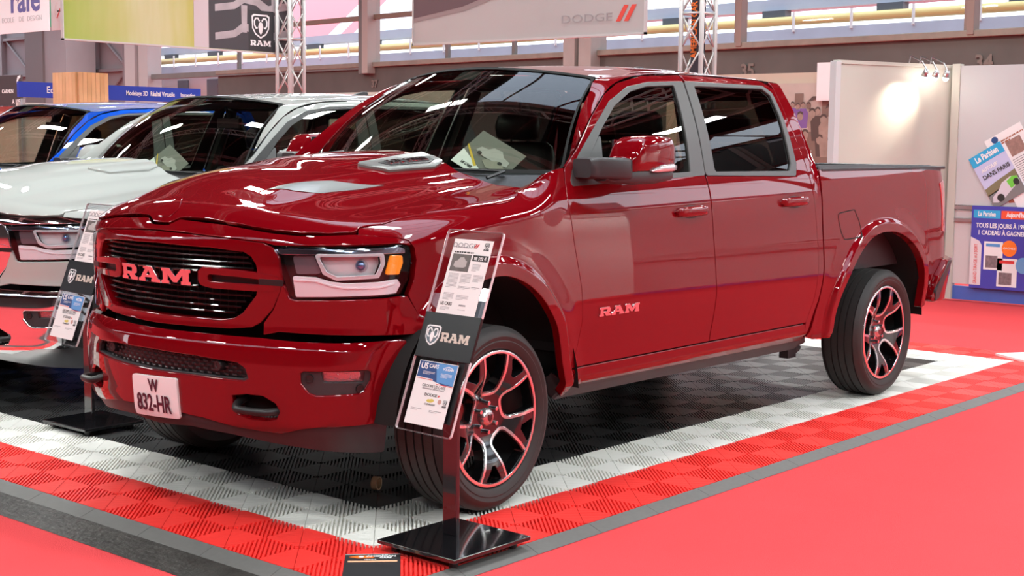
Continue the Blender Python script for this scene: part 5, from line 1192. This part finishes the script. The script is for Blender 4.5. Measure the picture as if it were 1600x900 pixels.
# booths at right
PX = 9.65
bw = empty('exhibition_booth', (PX, 1.2, FZ)); tag(bw, 'white newspaper booth wall with posters and blue skirting at right edge', 'booth'); X = 0
def wb(name, y0, y1, z0, z1, m, x0=0., x1=.06, parent=bw, bevel=0): q = MB(); q.box((x0, y0-1.2, z0-FZ), (x1, y1-1.2, z1-FZ)); return q.build(name, m, parent, bevel=bevel)
wb('upper_panel', -6, 1.72, .955, 2.34, M_BOOTH); wb('lower_panel', -6, 1.72, .16, .90, mat('booth_pinkish', (.60,.56,.56), .6), .01, .06)
for z in (.925, .80): wb('aluminium_rail', -6, 1.72, z-.012, z+.022, M_SILVER, -.015, .05)
wb('blue_skirting', -6, 1.72, .0, .135, mat('skirting_blue', (.05,.14,.50), .35, coat=.4), .02, .08); wb('end_post', 1.66, 1.74, 0, 2.36, M_CREAM, -.02, .07)
MW = frame((-.004, 0, 0), (0, -1, 0), (0, 0, 1))
def wp(y, z): return (1.2-y, z-FZ)
def pposter(name, yc, zc, w, h, roll, label):
    o = empty(name, (PX, yc, zc)); return o
# newspaper page, tilted
nw, M = board('newspaper_cover', (PX-.016, 1.235, 1.265), (0, -math.cos(.55), math.sin(.55)), (0, math.sin(.55), math.cos(.55)), .36, .56, .006, mat('news_sky', (.52,.55,.78), .6)); tag(nw, 'tilted newspaper front page showing a green and white car on the booth wall', 'poster')
patch('title_band', M, -.18, .17, .18, .28, mat('news_cyan', (.03,.38,.68), .5), nw); lettering('title_word', 'Le Parisien', .085, at(M, 0, .225, .003), M_WPRINT, nw, ext=.0006, bold=.003, sx=.68)
lettering('headline', 'AUTOLIB\u2019', .052, at(M, -.03, .105, .003), M_WPRINT, nw, ext=.0006, bold=.0015, sx=.8); lettering('headline', 'DANS PARIS', .062, at(M, .01, .035, .003), M_INK, nw, ext=.0006, bold=.0012, sx=.9)
poly_patch('trees_print', M, [(-.18,-.07),(-.05,-.05),(.08,-.04),(.18,-.03),(.18,-.12),(-.18,-.15)], mat('news_trees', (.20,.18,.10), .7), nw, z=.002); poly_patch('street_print', M, [(-.18,-.14),(.18,-.11),(.18,-.28),(-.18,-.28)], mat('news_street', (.20,.20,.20), .7), nw, z=.002)
poly_patch('car_print', M, [(-.165,-.22),(-.14,-.17),(-.06,-.14),(.0,-.09),(.10,-.075),(.165,-.10),(.17,-.16),(.05,-.20),(-.04,-.235),(-.12,-.245)], mat('news_car', (.62,.60,.66), .5), nw, z=.003)
poly_patch('green_door_print', M, [(.05,-.10),(.12,-.08),(.165,-.10),(.165,-.16),(.06,-.185)], mat('news_green', (.16,.62,.06), .5), nw, z=.004); poly_patch('wheel_print', M, ell(-.075,-.215,.038,.038,16), M_INK, nw, z=.005); poly_patch('wheel_print', M, ell(.135,-.15,.03,.035,16), M_INK, nw, z=.005)
n2, M = board('newspaper_page', (PX-.008, 1.02, 1.35), (0, -math.cos(.52), math.sin(.52)), (0, math.sin(.52), math.cos(.52)), .40, .78, .005, M_PAPER); tag(n2, 'white newspaper inside page behind the tilted front page', 'poster')
poly_patch('round_stamp', M, ell(-.10,.35,.034,.034), M_NAVY, n2); patch('page_photo', M, -.02, .12, .14, .28, mat('news_photo', (.30,.18,.15), .6, noise=(30,.5)), n2); text_lines(M, -.03, .09, .2, 14, .022, M_TXT, n2); text_lines(M, -.19, .315, .38, 2, .022, mat('print_brown', (.35,.12,.06), .6), n2, h=.014)
n3, M = board('red_poster', (PX-.003, .985, 1.36), (0, -math.cos(.12), math.sin(.12)), (0, math.sin(.12), math.cos(.12)), .34, .70, .003, mat('poster_brick', (.36,.10,.055), .6)); tag(n3, 'brick red magazine cover cut by the right edge of the photo', 'poster')
lettering('cover_word', 'LE', .09, at(M, -.02, -.10, .003), M_WPRINT, n3, ext=.0006, bold=.003)
ps, M = board('prize_poster', (PX-.030, 1.02, .545), (0, -1, 0), (0, 0, 1), .90, .82, .006, mat('poster_violet_blue', (.055,.055,.40), .5)); tag(ps, 'blue poster about a daily prize draw below the rail of the booth wall', 'poster')
patch('title_band', M, -.43, .29, -.16, .37, mat('news_cyan', (.03,.38,.68), .5), ps); lettering('title_word', 'Le Parisien', .066, at(M, -.295, .33, .003), M_WPRINT, ps, ext=.0006, bold=.002, sx=.62); patch('title_band', M, -.15, .29, .15, .37, mat('print_red_orange', (.80,.09,.03), .5), ps); lettering('title_word', "Aujourd'hui", .066, at(M, 0, .33, .003), M_WPRINT, ps, ext=.0006, bold=.002, sx=.62)
lettering('prize_line', 'TOUS LES JOURS \u00c0 19H', .062, at(M, -.40, .215, .003), M_WPRINT, ps, ext=.0006, bold=.0016, align='LEFT', sx=.78); lettering('prize_line', '1 CADEAU \u00c0 GAGNER', .062, at(M, -.38, .145, .003), M_WPRINT, ps, ext=.0006, bold=.0016, align='LEFT', sx=.78)
poly_patch('white_flap', M, [(-.449,.10),(-.36,.06),(-.335,.02),(-.335,-.38),(-.449,-.38)], mat('poster_pale', (.72,.66,.68), .6), ps, z=.002)
Mv = M @ Matrix.Rotation(PI/2, 4, 'Z'); lettering('upright_word', 'GRAND TIRAGE AU SORT', .048, at(Mv, -.17, .39, .004), mat('print_red_bright', (.72,.06,.04), .5), ps, ext=.0006, sx=.72)
for (x0, y0, x1, y1) in ((-.31,-.22,-.12,.06),(-.17,-.38,.03,-.10)):
    patch('page_print', M, x0, y0, x1, y1, M_PAPER, ps, z=.002); patch('page_photo', M, x0+.02, y0+.02, x1-.05, y0+.14, mat('news_photo2', (.20,.15,.16), .6, noise=(40,.7)), ps, z=.003); patch('page_title', M, x0+.02, y1-.05, x1-.03, y1-.02, M_SKYB if x0 < -.2 else M_STRIPE, ps, z=.003)
poly_patch('orange_disc', M, ell(-.055, .0, .075, .08), mat('disc_orange', (.90,.20,.02), .5), ps, z=.004); poly_patch('blue_disc', M, ell(.09,-.16,.075,.08), mat('disc_blue', (.14,.36,.66), .5), ps, z=.004); lettering('disc_word', 'GAGNEZ', .03, at(M, -.055, 0, .005), M_WPRINT, ps, ext=.0004)
rk, M = board('dark_display_box', (9.45, .735, .60), (0, -1, 0), (0, 0, 1), .20, .42, .15, mat('box_dark', (.03,.035,.02), .5)); tag(rk, 'dark display box standing before the blue poster at right edge', 'box')

cb_ = empty('exhibition_booth', (8.3, 2.27, FZ)); tag(cb_, 'cream booth partition lit by spotlights left of the newspaper wall', 'booth')
a = Vector((8.30, 2.31, 0)); b = Vector((9.72, 1.76, 0)); U = (b-a).normalized(); L = (b-a).length; M = frame(Vector((0, .04, 0)), U, (0, 0, 1)); 
def cbx(name, x0, x1, z0, z1, t0, t1, m, bevel=0): q = MB(); q.box((x0, z0, -t1), (x1, z1, -t0), M); return q.build(name, m, cb_, bevel=bevel)
cbx('partition', .03, L, 0, 2.345, 0, .05, M_CREAM); cbx('end_edge', -.03, .035, 0, 2.36, -.02, .07, M_BOOTH, .005); cbx('top_rail', 0, L, 2.335, 2.37, -.01, .06, M_CREAM)
sl = empty('spotlight_bar', (8.3, 2.27, FZ)); tag(sl, 'three small lit spotlights on arms along the top of the cream partition', 'lamp')
M_BULB = mat('spot_bulb', (1,1,1), .4, emit=(1,.93,.80), estr=40); MI = M.copy()
for i, u_ in enumerate((.93, 1.07, 1.21)):
    q = MB(); q.tube([M @ Vector((u_, 2.36, -.02)), M @ Vector((u_, 2.44, .0)), M @ Vector((u_+.02, 2.38, .14)), M @ Vector((u_+.03, 2.30, .19))], .008, 6); q.build('lamp_arm', M_SILVER, sl)
    q = MB(); q.tube([M @ Vector((u_+.03, 2.30, .19)), M @ Vector((u_+.04, 2.24, .16))], [.022, .035], 10); q.build('lamp_head', M_SILVER, sl, smooth=True)
    q = MB(); q.ball(M @ Vector((u_+.042, 2.225, .155)), .028, 10); q.build('lamp_bulb', M_BULB, sl, smooth=True)
def spot(name, loc, target, e, ang=1.3, blend=.9, col=(1, .87, .68)):
    l = bpy.data.lights.new(name, 'SPOT'); l.energy = e; l.spot_size = ang; l.spot_blend = blend; l.color = col; l.shadow_soft_size = .03
    o = bpy.data.objects.new(name, l); COL.objects.link(o); o.location = loc; o.rotation_euler = (Vector(target)-Vector(loc)).to_track_quat('-Z', 'Y').to_euler(); o['kind'] = 'structure'; return o
off = Vector((8.3, 2.27, FZ))
for u_ in (.93, 1.07): spot('partition_spot', off + M @ Vector((u_-.05, 2.20, .20)), off + M @ Vector((u_-.18, 2.0, 0)), 22)
# photo wall further back
ph = empty('photo_wall', (13.0, 5.2, FZ)); tag(ph, 'booth wall with a sepia crowd photograph, right of the dark red cab', 'booth')
def pw_(name, y0, y1, z0, z1, m, x=0., th=.04): q = MB(); q.box((x-th, y0-5.2, z0-FZ), (x, y1-5.2, z1-FZ)); return q.build(name, m, ph)
pw_('wall_board', 4.5, 7.5, 0, 2.50, mat('board_beige', (.56,.48,.38), .7), .04); pw_('white_board', 4.70, 5.03, 2.12, 2.62, M_WPRINT, -.07)
M_SEP = mat('sepia_mid', (.36,.27,.22), .7, noise=(9,.35)); pw_('photo_print', 4.74, 5.9, .6, 2.36, mat('sepia_pale', (.52,.43,.38), .7, noise=(3,.2)), -.01, .02)
random.seed(11); MP = frame((-.035, 0, 0), (0, -1, 0), (0, 0, 1)); cols = [mat('sepia_dark', (.10,.07,.06), .7), mat('sepia_brown', (.22,.15,.12), .7), M_SEP, mat('sepia_light', (.58,.48,.42), .7), mat('print_purple', (.22,.12,.36), .7)]
def person_print(y, z, s, mi):
    x, zz = 5.2-y, z-FZ
    poly_patch('coat_print', MP, [(x-.10*s,zz-.34*s),(x-.13*s,zz-.02*s),(x-.07*s,zz+.08*s),(x+.07*s,zz+.08*s),(x+.13*s,zz-.02*s),(x+.10*s,zz-.34*s)], cols[mi], ph, z=.002*(1+random.random())); poly_patch('head_print', MP, ell(x, zz+.155*s, .052*s, .066*s, 12), cols[2 if mi != 2 else 1], ph, z=.005); poly_patch('hair_print', MP, [(x-.05*s,zz+.17*s),(x-.04*s,zz+.215*s),(x,zz+.23*s),(x+.04*s,zz+.215*s),(x+.05*s,zz+.17*s),(x,zz+.20*s)], cols[0], ph, z=.006)
for y, z, s, mi in ((5.42,1.98,.6,4),(5.34,1.96,.6,4),(5.26,1.97,.62,4),(5.18,1.95,.7,2),(5.46,1.80,.8,3),(5.30,1.78,.9,3),(5.12,1.80,1.0,1),(5.04,1.86,.8,0),(4.95,1.72,1.0,0),(4.86,1.80,1.25,2),(5.22,1.52,1.0,3),(5.0,1.45,1.0,1),(4.84,1.42,1.0,0)): person_print(y, z, s, mi)
poly_patch('umbrella_print', MP, [(.0,2.13),(.08,2.20),(.16,2.20),(.22,2.14),(.11,2.155)], cols[0], ph, z=.004); patch('cart_print', MP, -.19, 2.06+.02, -.06, 2.24, cols[1], ph, z=.004); patch('carriage_print', MP, .22, 1.93, .44, 2.14, cols[1], ph, z=.003)
rb = empty('booth_partition', (12.0, 8, FZ)); 
q = MB(); q.box((0,-1.5,0), (.05,4.2,2.33)); q.build('partition_board', M_CREAM, rb); tag(rb, 'low cream partition behind the dark red cab and white cab roofs', 'booth')
rb.location = (12.0, 11.0, FZ)
# left background: blue school fascia, wooden column, grey sign, booth
fs_ = empty('school_booth', (7.7, 16.0, FZ)); tag(fs_, 'booth with a long royal blue fascia about design teaching behind the blue pickup', 'booth')
Mf = frame((0, 0, 0), (1, 0, 0), (0, 0, 1)); q = MB(); q.box((.0,2.145-FZ,-.06), (3.45,2.385-FZ,0), Mf); fo = q.build('fascia_board', mat('royal_blue', (.006,.035,.42), .45), fs_)
M_WT = M_WPRINT
for t_, x_, s_, b_ in (('Ecole', .62, .15, .001), ('Design', 1.38, .125, .002), ('Modelage 3D', 2.15, .110, .004), ('R\u00e9alit\u00e9 Virtuelle', 2.66, .105, .004), ('Innovation', 3.18, .10, .004)): lettering('fascia_word', t_, s_, at(Mf, x_, 2.27-FZ-.004, .003), M_WT, fs_, ext=.001, bold=b_*.5, sx=.72 if s_ < .13 else .9)
q = MB(); q.box((0,1.0,.3), (3.45,2.09,.35), Matrix.Rotation(PI/2, 4, 'X')); 
q = MB(); q.box((0, .05, 0), (3.45, .10, 2.08)); q.build('booth_back', mat('booth_pale', (.66,.63,.60), .7, noise=(8,.15)), fs_); q = MB(); q.box((0,-.06,1.9), (3.45,-.02,2.0)); q.build('light_rail', M_SILVER, fs_)
for x_ in (.02, 1.2, 2.3, 3.4): q = MB(); q.box((x_,-.05,0), (x_+.05,.0,2.14)); q.build('booth_post', M_SILVER, fs_)
wc = empty('wooden_column', (6.2, 12.3, FZ)); tag(wc, 'square column clad in upright light wood boards behind the blue pickup', 'column')
for fc in range(2):
    n = 7
    for k in range(n):
        q = MB()
        if fc == 0: q.box((-.03, -.3+.535*k/n+.002, 0), (0, -.3+.535*(k+1)/n-.002, 2.37-FZ))        # face towards the aisle
        else: q.box((.44*k/n+.002, -.33, 0), (.44*(k+1)/n-.002, -.30, 2.37-FZ))
        q.build('wood_board', mat('light_wood', (.74,.50,.27), .5, noise=(5,.2)) if (k+fc) % 3 else mat('light_wood_b', (.68,.45,.23), .5, noise=(5,.2)), wc)
q = MB(); q.box((.0,-.30,0), (.43,.23,2.36-FZ)); q.build('column_core', mat('wood_core', (.30,.17,.07), .7), wc)
gs2, M = board('booth_sign', (14.0, 27.9, 2.62), (0, -1, 0), (0, 0, 1), 2.3, .72, .05, mat('sign_charcoal', (.055,.045,.050), .5)); tag(gs2, 'charcoal booth sign reading A 105 at the left edge', 'sign')
lettering('sign_word', 'CARMEN', .13, at(M, .55, -.02, .004), M_WPRINT, gs2, ext=.001, bold=.003); lettering('sign_word', 'A 105', .15, at(M, .93, -.27, .004), M_WPRINT, gs2, ext=.001, bold=.003)
A, B = stroke(ell(1.12, .20, .16, .17, 28), .07, closed=True); A = [(min(a, 1.148), b) for a, b in A]; poly_patch('sign_ring', M, [(1.148,.36),(1.02,.33),(.96,.20),(1.02,.07),(1.148,.03),(1.148,.10),(1.07,.13),(1.03,.20),(1.07,.27),(1.148,.30)], M_WPRINT, gs2, z=.004)
bp_, M = board('booth_partition', (14.3, 27.0, 1.1), (0, -1, 0), (0, 0, 1), 5.6, 2.3, .06, mat('booth_peach', (.68,.54,.46), .7)); tag(bp_, 'peach coloured booth wall below the charcoal sign at left edge', 'booth')
# white plate on the carpet at right, small wood offcut on the black tiles
q = MB(); q.prism([(0,0),(.5,-.35),(.3,-.75),(-.18,-.28)], 0, .02); wpb = q.build('floor_plate', M_WPRINT, None, bevel=.003); wpb.location = (6.15, -.20, -.0); tag(wpb, 'white plate lying on the carpet beyond the platform at right edge', 'plate')
q = MB(); q.lathe([(.025,-.014),(.030,-.014),(.030,.014),(.025,.014)], 20, closed=True); oo = q.build('tape_roll', mat('tape_tan', (.62,.47,.27), .6), None, auto=.6); oo.location = (.22, .23, .03); oo.rotation_euler = (0, 0, .35); tag(oo, 'tan tape roll end lying on the black tiles before the front wheel', 'tape')
# booths on the camera's side of the aisle: nothing of them is in the frame, the paint mirrors them
sb = empty('aisle_booth', (8, -7.2, FZ)); tag(sb, 'white booth row across the aisle, mirrored in the dark red doors', 'booth')
for k in range(6): q = MB(); q.box((-4.0+3.02*k, 0, 0), (-1.0+3.02*k, .06, 2.5)); q.build('booth_panel', M_BOOTH, sb)
q = MB(); q.box((-4.0, .08, 2.2), (-1.0+3.02*5, .12, 2.5)); q.build('booth_fascia', mat('fascia_grey', (.25,.24,.25), .6), sb)
for k in range(3): spot('aisle_fill_spot', (6+5*k, -5.4, 2.9), (6+5*k, -7.2, 1.2), 650, 1.9, .8, (1, .93, .85))  # unseen fill spots, added to brighten the booth row in the door reflections

# rigging over the stand, above the frame: seen in the windscreens and bonnets
for i, (a, b) in enumerate((((8.3, -4, 5.4), (8.3, 12, 5.4)), ((-6, 3.9, 5.8), (8.3, 3.9, 5.8)), ((-6, 10.45, 5.8), (8.45, 10.45, 5.8)), ((1.4, -6, 6.2), (1.4, 12, 6.2)))):
    A = Vector(a); B = Vector(b); D = (B-A).normalized(); S = Vector((-D.y, D.x, 0)); h = .145; n = int((B-A).length/.35)
    t = empty('lighting_truss', A, 0); tag(t, ['aluminium truss beam over the big pale banner, above the frame', 'aluminium truss beam over the dark red pickup, above the frame', 'aluminium truss beam over the meadow banner, above the frame', 'aluminium truss beam over the pickup bonnets, above the frame'][i], 'truss')
    for u, v in ((-h,-h),(h,-h),(h,h),(-h,h)):
        q = MB(); q.tube([S*u + Vector((0,0,v)), B-A + S*u + Vector((0,0,v))], .025, 6); q.build('chord', M_ALU, t)
    q = MB()
    for k in range(n):
        p, r = D*(.35*k), D*(.35*(k+1)); sg = 1 if k % 2 else -1
        for e in (-h, h):
            q.tube([p + S*e + Vector((0,0,-h*sg)), r + S*e + Vector((0,0,h*sg))], .012, 4); q.tube([p + S*(-h*sg) + Vector((0,0,e)), r + S*(h*sg) + Vector((0,0,e))], .012, 4)
    q.build('lattice', M_ALU, t, kind='stuff')
